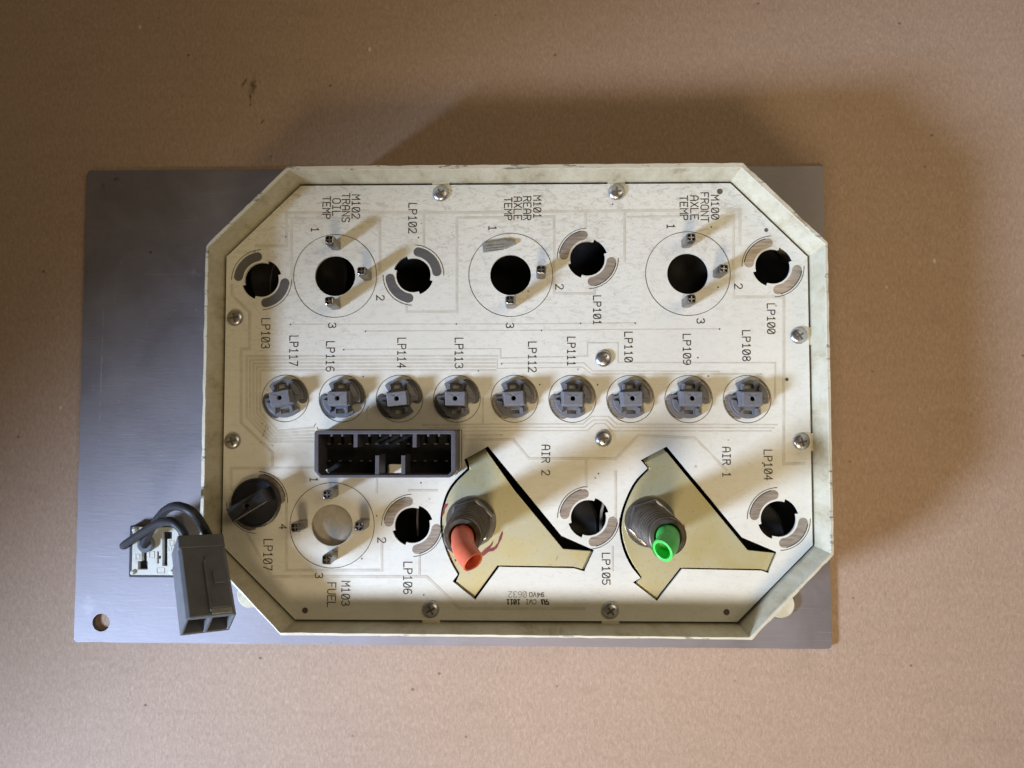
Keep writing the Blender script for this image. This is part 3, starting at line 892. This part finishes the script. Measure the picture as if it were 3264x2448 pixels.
for v, x, y, a, tab in SCREWS:
    c = at(v, x, y, Z_BOARD + 1)
    screw(c, a, tab)
    if tab:                                          # lug of the housing that carries the board edge
        bm = bmesh.new()
        d = Vector(tab); e = Vector((-d.y, d.x))
        half = 4.4
        r0, r1 = 1.0, 6.6 if tab[1] else 6.8
        q = [(c.x + d.x * u + e.x * t, c.y + d.y * u + e.y * t) for u, t in ((r0, -half), (r1, -half), (r1, half), (r0, half))]
        prism(bm, q, [], Z_BOARD - 9, Z_BOARD - 1.62)
        def reach(poly):                             # distance from the screw to the edge of an outline
            best = 99.0
            for i in range(len(poly)):
                a2, b2_ = Vector((poly[i][0], poly[i][1])), Vector((poly[(i + 1) % len(poly)][0], poly[(i + 1) % len(poly)][1]))
                u = b2_ - a2; w0 = a2 - Vector((c.x, c.y))
                den = d.x * u.y - d.y * u.x
                if abs(den) > 1e-9:
                    tt = (w0.x * u.y - w0.y * u.x) / den
                    ss = (w0.x * d.y - w0.y * d.x) / den
                    if tt > 0 and -0.001 <= ss <= 1.001:
                        best = min(best, tt)
            return best
        k0, k1 = reach(board_poly) + 0.12, reach(wall_in) + 0.4
        q = [(c.x + d.x * u + e.x * t, c.y + d.y * u + e.y * t) for u, t in ((k0, -half), (k1, -half), (k1, half), (k0, half))]
        prism(bm, q, [], Z_BOARD - 1.6, Z_BOARD - 0.25)
        link('lug', bm, 'cream', housing)

# ------------------------------------------------------------------ gauge terminals
def pin(c, h=14.0, w=2.35, ang=0.0):
    bm = bmesh.new()
    def sq(s, z, r=0.32):
        out = []
        for sx, sy in ((1, 1), (-1, 1), (-1, -1), (1, -1)):
            for (dx, dy) in (((1, 1 - r), (1 - r, 1)) if sx * sy > 0 else ((1 - r, 1), (1, 1 - r))):
                x, y = sx * dx * s, sy * dy * s
                out.append(bm.verts.new((c.x + x * math.cos(ang) - y * math.sin(ang), c.y + x * math.sin(ang) + y * math.cos(ang), z)))
        return out
    rows = [sq(w * 0.98, Z_BOARD + 0.16), sq(w, Z_BOARD + 0.4), sq(w, Z_BOARD + h - 2.6), sq(w * 0.97, Z_BOARD + h - 1.2), sq(w * 0.80, Z_BOARD + h - 0.3), sq(w * 0.66, Z_BOARD + h - 0.1), sq(w * 0.45, Z_BOARD + h - 2.2)]
    for a, b in zip(rows, rows[1:]):
        for k in range(8):
            bm.faces.new((a[k], a[(k + 1) % 8], b[(k + 1) % 8], b[k]))
    bm.faces.new(rows[-1])
    p = link('terminal_pin', bm, 'pin', panel)
    for k in range(2):                               # split tip: two crossed leaves
        bm = bmesh.new()
        a = ang + k * math.pi / 2
        d = Vector((math.cos(a), math.sin(a))) ; e = Vector((-d.y, d.x))
        q = [(c.x + d.x * u * w * 0.6 + e.x * t * 0.22, c.y + d.y * u * w * 0.6 + e.y * t * 0.22) for u, t in ((-1, -1), (1, -1), (1, 1), (-1, 1))]
        prism(bm, q, [], Z_BOARD + h - 2.3, Z_BOARD + h - 0.35 - 0.1 * k)
        link('leaf', bm, 'steel', p)
ZP = Z_BOARD + 14
for v, x, y in (('A', 905, 540), ('A', 1132, 760), ('A', 903, 972), ('E', 1452, 992), ('E', 1176, 1262), ('B', 1248, 522), ('B', 1478, 742), ('B', 1250, 957),
                ('C', 888, 680), ('C', 664, 912), ('C', 1114, 904), ('C', 884, 1140)):
    c = at(v, x, y, ZP)
    pin(c, ang=random.uniform(-0.12, 0.12))
# one terminal is bent over flat
bm = bmesh.new()
zb = Z_BOARD + 0.3
q = pts('E', [(932, 765), (1130, 735), (1148, 740), (1222, 748), (1224, 778), (1165, 800), (1150, 812), (942, 850)], zb)
prism(bm, [xy(p) for p in q], [], zb, zb + 1.6)
bent = link('bent_terminal', bm, 'blade', panel, bevel=0.3, label='flattened terminal blade bent over onto the board')
for ya in (775, 800, 822):
    bm = bmesh.new()
    ribbon(bm, [xy(p) for p in pts('E', [(965, ya + 8), (1120, ya - 8)], zb + 1.6)], 0.35, zb + 1.63)
    link('groove', bm, 'hole', bent)

# back of the fuel gauge seen through its opening
c = GAUGES['M103']
bm = bmesh.new()
lathe(bm, c.x, c.y, [(15, 18.05), (15, 36.4), (14.4, 37.0), (0, 37.0)], 56)
link('fuel_gauge_back', bm, 'gaugeback', panel, smooth=True)
# dark gauge cases deeper inside
for (v, x, y, r) in (('A', 700, 800, 26), ('B', 1222, 779, 24), ('D', 250, 900, 25), ('D', 1560, 1000, 25)):
    c = at(v, x, y, 26)
    bm = bmesh.new()
    lathe(bm, c.x, c.y, [(r, 18.05), (r, 29), (r - 1.2, 29.6), (r - 2, 29.2), (0, 28.5)], 56)
    link('gauge_case', bm, 'void', panel, smooth=True)

for v, lst, w, mt in (('D', [(650, 690), (628, 740), (614, 800), (608, 860), (612, 930), (624, 990)], 1.5, 'blade'),
                      ('A', [(545, 660), (522, 705), (502, 760), (492, 820), (488, 880), (490, 960)], 0.8, 'thread'),
                      ('C', [(1530, 770), (1526, 850), (1530, 960)], 1.2, 'header')):
    bm = bmesh.new()
    ribbon(bm, [xy(p) for p in pts(v, lst, 30.5)], w, 30.0, raised=0.6)
    link('gauge_bezel', bm, mt, panel)

# ------------------------------------------------------------------ connector header
hdr = bpy.data.objects.new('header_connector', None)
COL.objects.link(hdr)
ZH = 62.0
fo = pts('F', [(92, 165), (122, 134), (1985, 132), (2012, 162), (2012, 680), (1930, 776), (165, 780), (88, 690)], ZH)
fi = pts('F', [(150, 187), (1950, 187), (1950, 690), (1905, 735), (190, 738), (150, 700)], ZH)
hc = sum(fo, Vector()) / len(fo)
hdr.matrix_world = Matrix.Translation(Vector((hc.x, hc.y, Z_BOARD)) * MM)
hdr.parent = panel
hdr.matrix_parent_inverse = panel.matrix_world.inverted()
hdr['label'] = 'dark grey open multi-pin connector header on the circuit board'
bm = bmesh.new()
prism(bm, [xy(p) for p in fo], [[xy(p) for p in fi]], Z_BOARD + 9, ZH)
link('shell', bm, 'header', hdr, bevel=0.35)
# foot of the shell, open towards the lower edge between the two keys
xk0, xk1 = at('F', 1000, 700, ZH).x, at('F', 1275, 700, ZH).x
yb0, yb1 = min(p.y for p in fo) + 0.05, min(p.y for p in fi)
foot_o = [xy(p) for p in offset(fo, -0.12)]
bm = bmesh.new()
xl, xr, yt = min(p[0] for p in foot_o), max(p[0] for p in foot_o), max(p[1] for p in foot_o)
box(bm, xl, xl + 1.9, yb0 + 3, yt - 0.2, Z_BOARD + 0.18, Z_BOARD + 8.98)
box(bm, xr - 1.9, xr, yb0 + 3, yt - 0.2, Z_BOARD + 0.18, Z_BOARD + 8.98)
box(bm, xl + 1.92, xr - 1.92, yt - 2.0, yt - 0.2, Z_BOARD + 0.18, Z_BOARD + 8.98)
box(bm, xl + 3, xk0, yb0, yb1, Z_BOARD + 0.18, Z_BOARD + 8.98)
box(bm, xk1, xr - 3, yb0, yb1, Z_BOARD + 0.18, Z_BOARD + 8.98)
link('foot', bm, 'header', hdr)
bm = bmesh.new()
fx0, fx1 = xl + 1.95, xr - 1.95
ysl = at('F', 1100, 600, ZH - 14).y
box(bm, fx0, fx1, ysl, yt - 2.02, Z_BOARD + 3, Z_BOARD + 5)
box(bm, fx0, xk0 - 0.05, yb1 + 0.02, ysl, Z_BOARD + 3, Z_BOARD + 5)
box(bm, xk1 + 0.05, fx1, yb1 + 0.02, ysl, Z_BOARD + 3, Z_BOARD + 5)
link('floor', bm, 'void', hdr)
ytop, ybot = max(p.y for p in fi), min(p.y for p in fi)
def rib(x, y, up, w=3.2 / 2, zt=ZH - 0.4, z0=Z_BOARD + 5.2):
    p = at('F', x, y, ZH)
    bm = bmesh.new()
    box(bm, p.x - w / 2, p.x + w / 2, *( (p.y, ytop + 0.3) if up else (ybot - 0.3, p.y)), z0, zt)
    link('rib', bm, 'header', hdr, bevel=0.12)
for x in (650, 1452):
    rib(x, 365, True, 1.9)
for x in (945, 1298):
    rib(x, 475, False, 1.9)
for x in (320, 465, 833, 980, 1122, 1268, 1635, 1780):
    rib(x, 218, True, 0.95, ZH - 0.9)
for ry, xs in ((318, (300, 440, 580, 815, 945, 1085, 1235, 1370, 1590, 1740, 1895)), (548, (305, 450, 590, 740, 860, 1460, 1600, 1740, 1890))):
    for x in xs:
        p = at('F', x, ry, ZH - 11)
        bm = bmesh.new()
        box(bm, p.x - 0.75, p.x + 0.75, p.y - 0.3, p.y + 0.3, Z_BOARD + 5.02, ZH - 10)
        link('contact', bm, 'pin', hdr)

# ------------------------------------------------------------------ pressure gauges seen through the two openings
def gauge(nm, cut, gold, base, top_z, label, end_label):
    g = bpy.data.objects.new('pressure_gauge', None)
    COL.objects.link(g)
    g.matrix_world = Matrix.Translation(Vector((base.x, base.y, 20)) * MM)
    g.parent = panel
    g.matrix_parent_inverse = panel.matrix_world.inverted()
    g['label'] = label
    ZG = Z_BOARD - 0.7
    bm = bmesh.new()
    prism(bm, [xy(p) for p in gold], [], ZG - 1.3, ZG)
    link('back_plate', bm, 'zinc', g, bevel=0.3)
    bm = bmesh.new()
    prism(bm, [xy(p) for p in offset(gold, -5)], [], 18.1, ZG - 1.35)
    link('case', bm, 'void', g)
    # washer and hex nut
    bm = bmesh.new()
    lathe(bm, base.x, base.y, [(0, ZG + 0.02), (12.6, ZG + 0.02), (12.8, ZG + 0.4), (12.5, ZG + 0.9), (0, ZG + 0.95)], 48)
    link('washer', bm, 'nut', g, smooth=True)
    bm = bmesh.new()
    hexa = circle(base.x, base.y, 12.1, 6, 0.3)
    prism(bm, hexa, [], ZG + 0.96, ZG + 4.6)
    link('nut', bm, 'nut', g, bevel=1.1, seg=3)
    # threaded stem with an open socket
    prof = [(9.9, ZG + 4.5)]
    z = ZG + 4.7
    while z < top_z - 4:
        k = (z - ZG) / (top_z - ZG)
        r = 9.9 - 1.2 * k
        prof += [(r, z), (r, z + 1.3), (r - 1.3, z + 2.7), (r - 1.3, z + 3.6)]
        z += 5.0
    prof += [(8.6, top_z - 2.2), (8.2, top_z - 0.4), (7.7, top_z), (6.2, top_z), (5.75, top_z - 0.6), (5.6, top_z - 9), (0, top_z - 9.2)]
    bm = bmesh.new()
    lathe(bm, base.x, base.y, prof, 56)
    link('threaded_stem', bm, 'thread', g, smooth=True)
    return g, ZG
GOLD2 = chaikin(pts('C', [(2018, 376), (1884, 448), (1896, 500), (1806, 588), (1751, 668), (1716, 764), (1700, 862), (1707, 958), (1738, 1066),
                          (1778, 1160), (1823, 1240), (1800, 1290), (1934, 1396), (2092, 1180)]) +
                pts('D', [(412, 1188), (480, 1206), (540, 1078), (342, 1062), (0, 650)]), 2, 10)
GOLD1 = chaikin(pts('D', [(1072, 376), (918, 452), (952, 500), (862, 600), (797, 730), (762, 852), (760, 956), (790, 1072), (838, 1172), (900, 1264),
                          (858, 1296), (1006, 1408), (1172, 1196), (1735, 1206), (1782, 1220), (1836, 1092), (1648, 1072)]), 2, 9)
b2 = at('N', 1016, 1129.5, 44)
b1 = at('N', 1407, 1130, 44)
g2, ZG = gauge('AIR 2', CUT2, GOLD2, b2, 90, 'yellow zinc back of the air gauge holding the orange tube', '')
g1, ZG = gauge('AIR 1', CUT1, GOLD1, b1, 90, 'yellow zinc back of the air gauge holding the green tube', '')
# bent-down ends of the zinc plates
def flange(g, v, a, b, dx, dy):
    A, B = at(v, *a, ZG), at(v, *b, ZG)
    bm = bmesh.new()
    d = Vector((dx, dy, 0))
    vs = [bm.verts.new(p) for p in (A + Vector((0, 0, 0.02)), B + Vector((0, 0, 0.02)), B + d + Vector((0, 0, -2.4)), A + d + Vector((0, 0, -2.4)))]
    bm.faces.new(vs)
    vs2 = [bm.verts.new(vv.co - Vector((0, 0, 0.9))) for vv in vs]
    bm.faces.new(vs2[::-1])
    for k in range(4):
        bm.faces.new((vs[k], vs[(k + 1) % 4], vs2[(k + 1) % 4], vs2[k]))
    link('bent_end', bm, 'zinc', g)
flange(g2, 'C', (2018, 378), (1886, 450), -1.1, 1.9)
flange(g2, 'C', (1802, 1294), (1932, 1396), -1.2, -1.4)
flange(g1, 'D', (1068, 380), (920, 454), -1.1, 1.9)
flange(g1, 'D', (860, 1300), (1004, 1406), -1.2, -1.4)
flange(g1, 'D', (1834, 1096), (1784, 1216), 1.3, -0.5)
flange(g2, 'D', (538, 1082), (482, 1202), 1.3, -0.5)
# smears of red locking paint
for g, v, lst in ((g2, 'L', [(900, 800), (960, 742), (1000, 712), (1030, 670), (1024, 705), (1000, 742), (1040, 726), (1070, 690), (1082, 640), (1108, 585), (1114, 612), (1102, 660), (1084, 690), (1062, 738), (1030, 764), (990, 770), (945, 808)]),
                  (g2, 'L', [(600, 350), (634, 345), (622, 372), (604, 392), (598, 430), (572, 470), (582, 410)]),
                  (g2, 'L', [(612, 760), (640, 780), (652, 830), (640, 845), (622, 800)]),
                  (g2, 'L', [(688, 835), (705, 842), (700, 858), (690, 852)]),
                  (g1, 'M', [(1252, 560), (1268, 528), (1276, 536), (1284, 585), (1282, 640), (1270, 600)])):
    bm = bmesh.new()
    prism(bm, [xy(p) for p in pts(v, lst, ZG)], [], ZG + 0.01, ZG + 0.12)
    link('paint_smear', bm, 'red', g)

# ------------------------------------------------------------------ plastic tubes in the stems
def hose(name, label, path, r, inner, mat, cut):
    P = spline(path, 8)
    root = P[0]
    bm = bmesh.new()
    tube(bm, P, r, 28, inner, 0.03, cut)
    o = link(name, bm, mat, smooth=True, label=label)
    o['category'] = 'tube'
    return o
pa = at('N', 991, 1164, 89); pb = at('N', 1003, 1187, 99); pc = at('N', 1022, 1214, 106)
hose('plastic_tube', 'bent orange plastic tube stub in the air gauge marked AIR 2', [Vector((b2.x, b2.y, 82)), Vector((b2.x + 0.2, b2.y - 0.3, 90)), pb, pc], 5.0, 4.1, 'orange', Vector((0.62, -0.55, 0.50)).normalized())
pd = at('N', 1446, 1166, 92)
hose('plastic_tube', 'short green plastic tube stub in the air gauge marked AIR 1', [Vector((b1.x, b1.y, 82)), Vector((b1.x - 0.1, b1.y + 0.2, 91)), at('N', 1441, 1175, 97), at('N', 1431, 1190, 102)], 5.0, 3.7, 'green', Vector((-0.62, -0.30, 0.55)).normalized())

# ------------------------------------------------------------------ lamp sockets
def place(o, parent, mat4):
    o.parent = parent
def make_socket():
    root = bpy.data.objects.new('lamp_socket', None)
    COL.objects.link(root)
    root.empty_display_size = 0.01
    # flange with two windows and two bayonet notches
    out = []
    def seg(a, b, r):
        n = max(2, int(abs(b - a) / 6))
        return [(r * math.cos(R(a + (b - a) * k / n)), r * math.sin(R(a + (b - a) * k / n))) for k in range(n + 1)]
    out = seg(-12, 130, 9.8) + seg(138, 164, 6.6) + seg(172, 312, 9.8) + seg(320, 342, 6.6)
    win = [[(-1.9, 5.2), (2.6, 5.2), (2.6, 7.6), (-1.9, 7.6)], [(-2.6, -7.6), (2.0, -7.6), (2.0, -5.2), (-2.6, -5.2)]]
    bm = bmesh.new()
    prism(bm, out, win, 0.3, 2.3)
    link('flange', bm, 'grey', root, bevel=0.25)
    # raised lobes left and right
    for a in (0, 180):
        bm = bmesh.new()
        q = seg(a + 2, a + 54, 9.0) + seg(a + 46, a + 8, 6.3)
        prism(bm, q, [], 2.62, 3.9)
        link('lobe', bm, 'grey', root, bevel=0.25)
    # tapered shoulder and grip block with a hole
    bm = bmesh.new()
    s0 = [bm.verts.new((x, y, 2.6)) for x, y in ((-6.0, -4.3), (6.0, -4.3), (6.0, 4.1), (-6.0, 4.1))]
    s1 = [bm.verts.new((x, y, 5.5)) for x, y in ((-5.2, -3.7), (5.2, -3.7), (5.2, 3.6), (-5.2, 3.6))]
    bm.faces.new(s0[::-1]); bm.faces.new(s1)
    for k in range(4):
        bm.faces.new((s0[k], s0[(k + 1) % 4], s1[(k + 1) % 4], s1[k]))
    link('shoulder', bm, 'grey', root, bevel=0.4)
    bm = bmesh.new()
    prism(bm, [(-4.9, -3.4), (4.9, -3.4), (4.9, 3.3), (-4.9, 3.3)], [circle(0, 0, 1.15, 20)], 5.4, 9.4)
    link('grip', bm, 'grey', root, bevel=0.35)
    bm = bmesh.new()
    lathe(bm, 0, 0, [(1.14, 5.6), (0, 5.6)], 20)
    link('bulb_wire_hole', bm, 'void', root)
    # fins beside the windows
    for x0, x1, y0, y1 in ((2.7, 4.3, -7.8, -4.7), (-4.3, -2.7, 4.4, 7.4)):
        bm = bmesh.new()
        prism(bm, [(x0, y0), (x1, y0 + 0.5), (x1 - 0.3, y1), (x0, y1)], [], 2.62, 5.4)
        link('fin', bm, 'grey', root, bevel=0.2)
    # neck through the board
    bm = bmesh.new()
    lathe(bm, 0, 0, [(4.6, -7), (4.6, 0.29), (3.0, 0.29)], 32)
    link('neck', bm, 'grey', root)
    return root
def copy_tree(o, parent=None):
    c = o.copy()
    COL.objects.link(c)
    c.parent = parent
    for ch in [x for x in bpy.data.objects if x.parent == o]:
        copy_tree(ch, c)
    return c
proto = make_socket()
angs = [12, 1, 7, 0, 4, -1, 2, -2, -1]
kids = [x for x in bpy.data.objects if x.parent == proto]
for i, (nm, c) in enumerate(SOCKETS):
    if i == 0:
        s = proto
    else:
        s = proto.copy()
        COL.objects.link(s)
        for k in kids:
            d = k.copy()
            COL.objects.link(d)
            d.parent = s
    s.location = (c.x * MM, c.y * MM, (Z_BOARD + 0.30) * MM)
    s.rotation_euler = (R(random.uniform(-1.2, 1.2)), R(random.uniform(-1.2, 1.2)), R(angs[i]))
    s['label'] = 'grey twist-in lamp socket under the printed mark ' + nm
    s['category'] = 'lamp socket'
    s['group'] = 'grey lamp sockets in a row across the board'
# black lamp socket
c = LAMP_HOLES[7][1]
bs = thing('lamp_socket', 'black twist-in lamp socket with a slanted grip bar beside the mark LP107', 'lamp socket', (c.x, c.y, Z_BOARD))
bm = bmesh.new()
lathe(bm, c.x, c.y, [(0, Z_BOARD + 0.3), (12.2, Z_BOARD + 0.3), (12.5, Z_BOARD + 1.0), (12.3, Z_BOARD + 3.0), (11.4, Z_BOARD + 3.3), (10.9, Z_BOARD + 2.6), (0, Z_BOARD + 2.4)], 56)
link('flange', bm, 'black', bs, smooth=True)
bm = bmesh.new()
a = R(31)
d = Vector((math.cos(a), math.sin(a))); e = Vector((-d.y, d.x))
bq = [(c.x + d.x * u + e.x * t, c.y + d.y * u + e.y * t) for u, t in ((-10.6, -3.6), (9.6, -3.6), (9.6, 3.6), (-10.6, 3.6))]
prism(bm, bq, [circle(c.x - d.x * 0.6, c.y - d.y * 0.6, 1.0, 16)], Z_BOARD + 2.5, Z_BOARD + 13.5)
link('grip_bar', bm, 'black', bs, bevel=0.5)
bm = bmesh.new()
lathe(bm, c.x - d.x * 0.6, c.y - d.y * 0.6, [(0.99, Z_BOARD + 11), (0, Z_BOARD + 11)], 16)
link('bulb_wire_hole', bm, 'void', bs)
bm = bmesh.new()
lathe(bm, c.x, c.y, [(8.4, Z_BOARD - 6), (8.4, Z_BOARD + 0.29), (5, Z_BOARD + 0.29)], 40)
link('neck', bm, 'black', bs)

# ------------------------------------------------------------------ switch body on the plate, lower left
sw = bpy.data.objects.new('rocker_switch', None)
COL.objects.link(sw)
ZS = 11.0
s0, s1 = at('G', 600, 482, 7), at('G', 1030, 940, 7)
sw.matrix_world = Matrix.Translation(Vector(((s0.x + s1.x) / 2, (s0.y + s1.y) / 2, Z_PLATE)) * MM)
sw.parent = panel
sw.matrix_parent_inverse = panel.matrix_world.inverted()
sw['label'] = 'back of a small switch, white plastic in a black frame'
bm = bmesh.new()
prism(bm, rounded(s0.x, s1.x, s1.y, s0.y, 0.8, 3), [], Z_PLATE + 0.05, 8.0)
link('frame', bm, 'black', sw, bevel=0.3)
w0, w1 = at('G', 618, 500, ZS), at('G', 1012, 922, ZS)
def gp(lst):
    return [xy(p) for p in pts('G', lst, ZS)]
slots = [gp([(695, 700), (740, 700), (740, 798), (748, 798), (748, 872), (662, 872), (662, 798), (695, 798)]),
         gp([(875, 540), (962, 540), (962, 602), (922, 602), (922, 840), (878, 840), (878, 602), (875, 602)]),
         gp([(832, 712), (848, 712), (848, 752), (866, 752), (866, 776), (848, 776), (848, 820), (832, 820)])]
bm = bmesh.new()
prism(bm, [(w0.x, w1.y), (w1.x, w1.y), (w1.x, w0.y), (w0.x, w0.y)], slots, 8.02, ZS)
link('body', bm, 'white', sw, bevel=0.2)
for x, y in ((628, 524), (613, 900), (958, 896)):
    p = at('G', x, y, ZS + 1)
    bm = bmesh.new()
    lathe(bm, p.x, p.y, [(1.25, 8.02), (1.25, ZS + 0.9), (0.8, ZS + 1.4), (0, ZS + 1.5)], 20)
    link('peg', bm, 'white', sw, smooth=True)
for k, (x, y, w, h) in enumerate(((785, 742, 42, 60), (660, 760, 34, 44), (960, 640, 36, 44), (945, 690, 24, 30), (862, 882, 66, 44))):
    p = at('G', x, y, ZS)
    bm = bmesh.new()
    ribbon(bm, [xy(q) for q in pts('G', [(x - w / 2, y - h / 2), (x + w / 2, y - h / 2), (x + w / 2, y + h / 2), (x - w / 2, y + h / 2)], ZS)], 0.5, ZS + 0.005, closed=True, raised=0.25)
    link('moulded_mark', bm, 'white', sw)
tp = at('G', 722, 655, 14)
bm = bmesh.new()
lathe(bm, tp.x, tp.y, [(4.3, ZS + 0.02), (4.3, ZS + 2.6), (3.8, ZS + 3.0), (0, ZS + 3.0)], 32)
link('terminal_collar', bm, 'plug', sw, smooth=True)

# ------------------------------------------------------------------ two-way plug on its wires
PL = at('G', 1235, 985, 76)
plug = bpy.data.objects.new('wire_plug', None)
COL.objects.link(plug)
plug['label'] = 'dark grey two-way plug on two black wires, leaning over the cream rim'
plug['category'] = 'plug'
rot = Matrix.Rotation(R(27), 4, 'Z') @ Matrix.Rotation(R(-34), 4, 'X') @ Matrix.Rotation(R(45), 4, 'Y')
plug.matrix_world = Matrix.Translation(PL * MM) @ rot
def local(name, bm, mat, bevel=0.3, smooth=False):
    o = link(name, bm, mat, None, bevel=bevel, smooth=smooth)
    o.parent = plug
    return o
W, LN, TH = 10.6, 21.5, 7.6
def yz_shell():
    bm = bmesh.new()
    prof = [(-W, -TH), (W, -TH), (W, TH - 1.5), (W - 1.5, TH), (-W + 1.5, TH), (-W, TH - 1.5)]
    hl = [[(-W + 1.3, -TH + 1.3), (-0.8, -TH + 1.3), (-0.8, TH - 2.4), (-W + 1.3, TH - 2.4)],
          [(0.8, -TH + 1.3), (W - 1.3, -TH + 1.3), (W - 1.3, TH - 2.4), (0.8, TH - 2.4)]]
    prism(bm, prof, hl, -14, LN)                     # drawn upright, then laid over
    for v in bm.verts:
        x, z, y = v.co
        v.co = Vector((x, -y, z))
    return bm
local('shell', yz_shell(), 'plug', 0.45)
bm = bmesh.new()
box(bm, -W + 0.2, W - 0.2, 14.02, LN, -TH + 0.2, TH - 0.2)
local('back_cap', bm, 'plug', 0.8)
bm = bmesh.new()
box(bm, -W + 1.35, W - 1.35, 13.0, 13.9, -TH + 1.35, TH - 2.45)
local('cavity_wall', bm, 'void', 0)
# guide channel, latch ramp and window on the broad face
bm = bmesh.new()
box(bm, -1.1, -0.1, -LN + 1.5, 6, TH + 0.02, TH + 2.0)
local('guide_rail', bm, 'plug', 0.3)
bm = bmesh.new()
box(bm, -0.08, 8.6, -LN + 3.0, 9.0, TH + 0.02, TH + 1.0)
local('latch_arm', bm, 'plug', 0.3)
bm = bmesh.new()
box(bm, 2.2, 7.2, -6.6, 0.2, TH + 1.02, TH + 1.9)
local('latch_tab', bm, 'plug', 0.35)
bm = bmesh.new()
q = [(-0.1, -LN + 0.4), (8.6, -LN + 0.4), (8.6, -LN + 2.98), (-0.1, -LN + 2.98)]
prism(bm, q, [], TH + 0.02, TH + 0.6)
local('worn_lip', bm, 'blade', 0.2)
MW = plug.matrix_world
def wire(path, r, label=None):
    P = spline(path, 12)
    bm = bmesh.new()
    tube(bm, P, r, 18, 0, 0.05)
    o = link('wire', bm, 'rubber', plug, smooth=True)
    return o
bpy.context.view_layer.update()
e1 = (MW @ Vector((5.2 * MM, (LN - 0.5) * MM, 0))) / MM
e2 = (MW @ Vector((-5.2 * MM, (LN - 0.5) * MM, 0))) / MM
dirp = (MW.to_3x3() @ Vector((0, 1, 0)))
wire([e1, e1 + dirp * 5, at('G', 1190, 420, 70), at('G', 1110, 345, 72), at('G', 1000, 312, 66), at('G', 905, 352, 52), at('G', 820, 450, 36), at('G', 755, 560, 22), Vector((tp.x + 0.4, tp.y + 1.0, 15.5)), Vector((tp.x, tp.y, ZS + 2.2))], 2.15)
wire([e2, e2 + dirp * 5, at('G', 1030, 500, 64), at('G', 960, 452, 62), at('G', 870, 455, 54), at('G', 760, 508, 42), at('G', 650, 580, 28), at('G', 570, 635, 17), at('G', 538, 660, 9), at('G', 540, 664, 3.2)], 2.1)
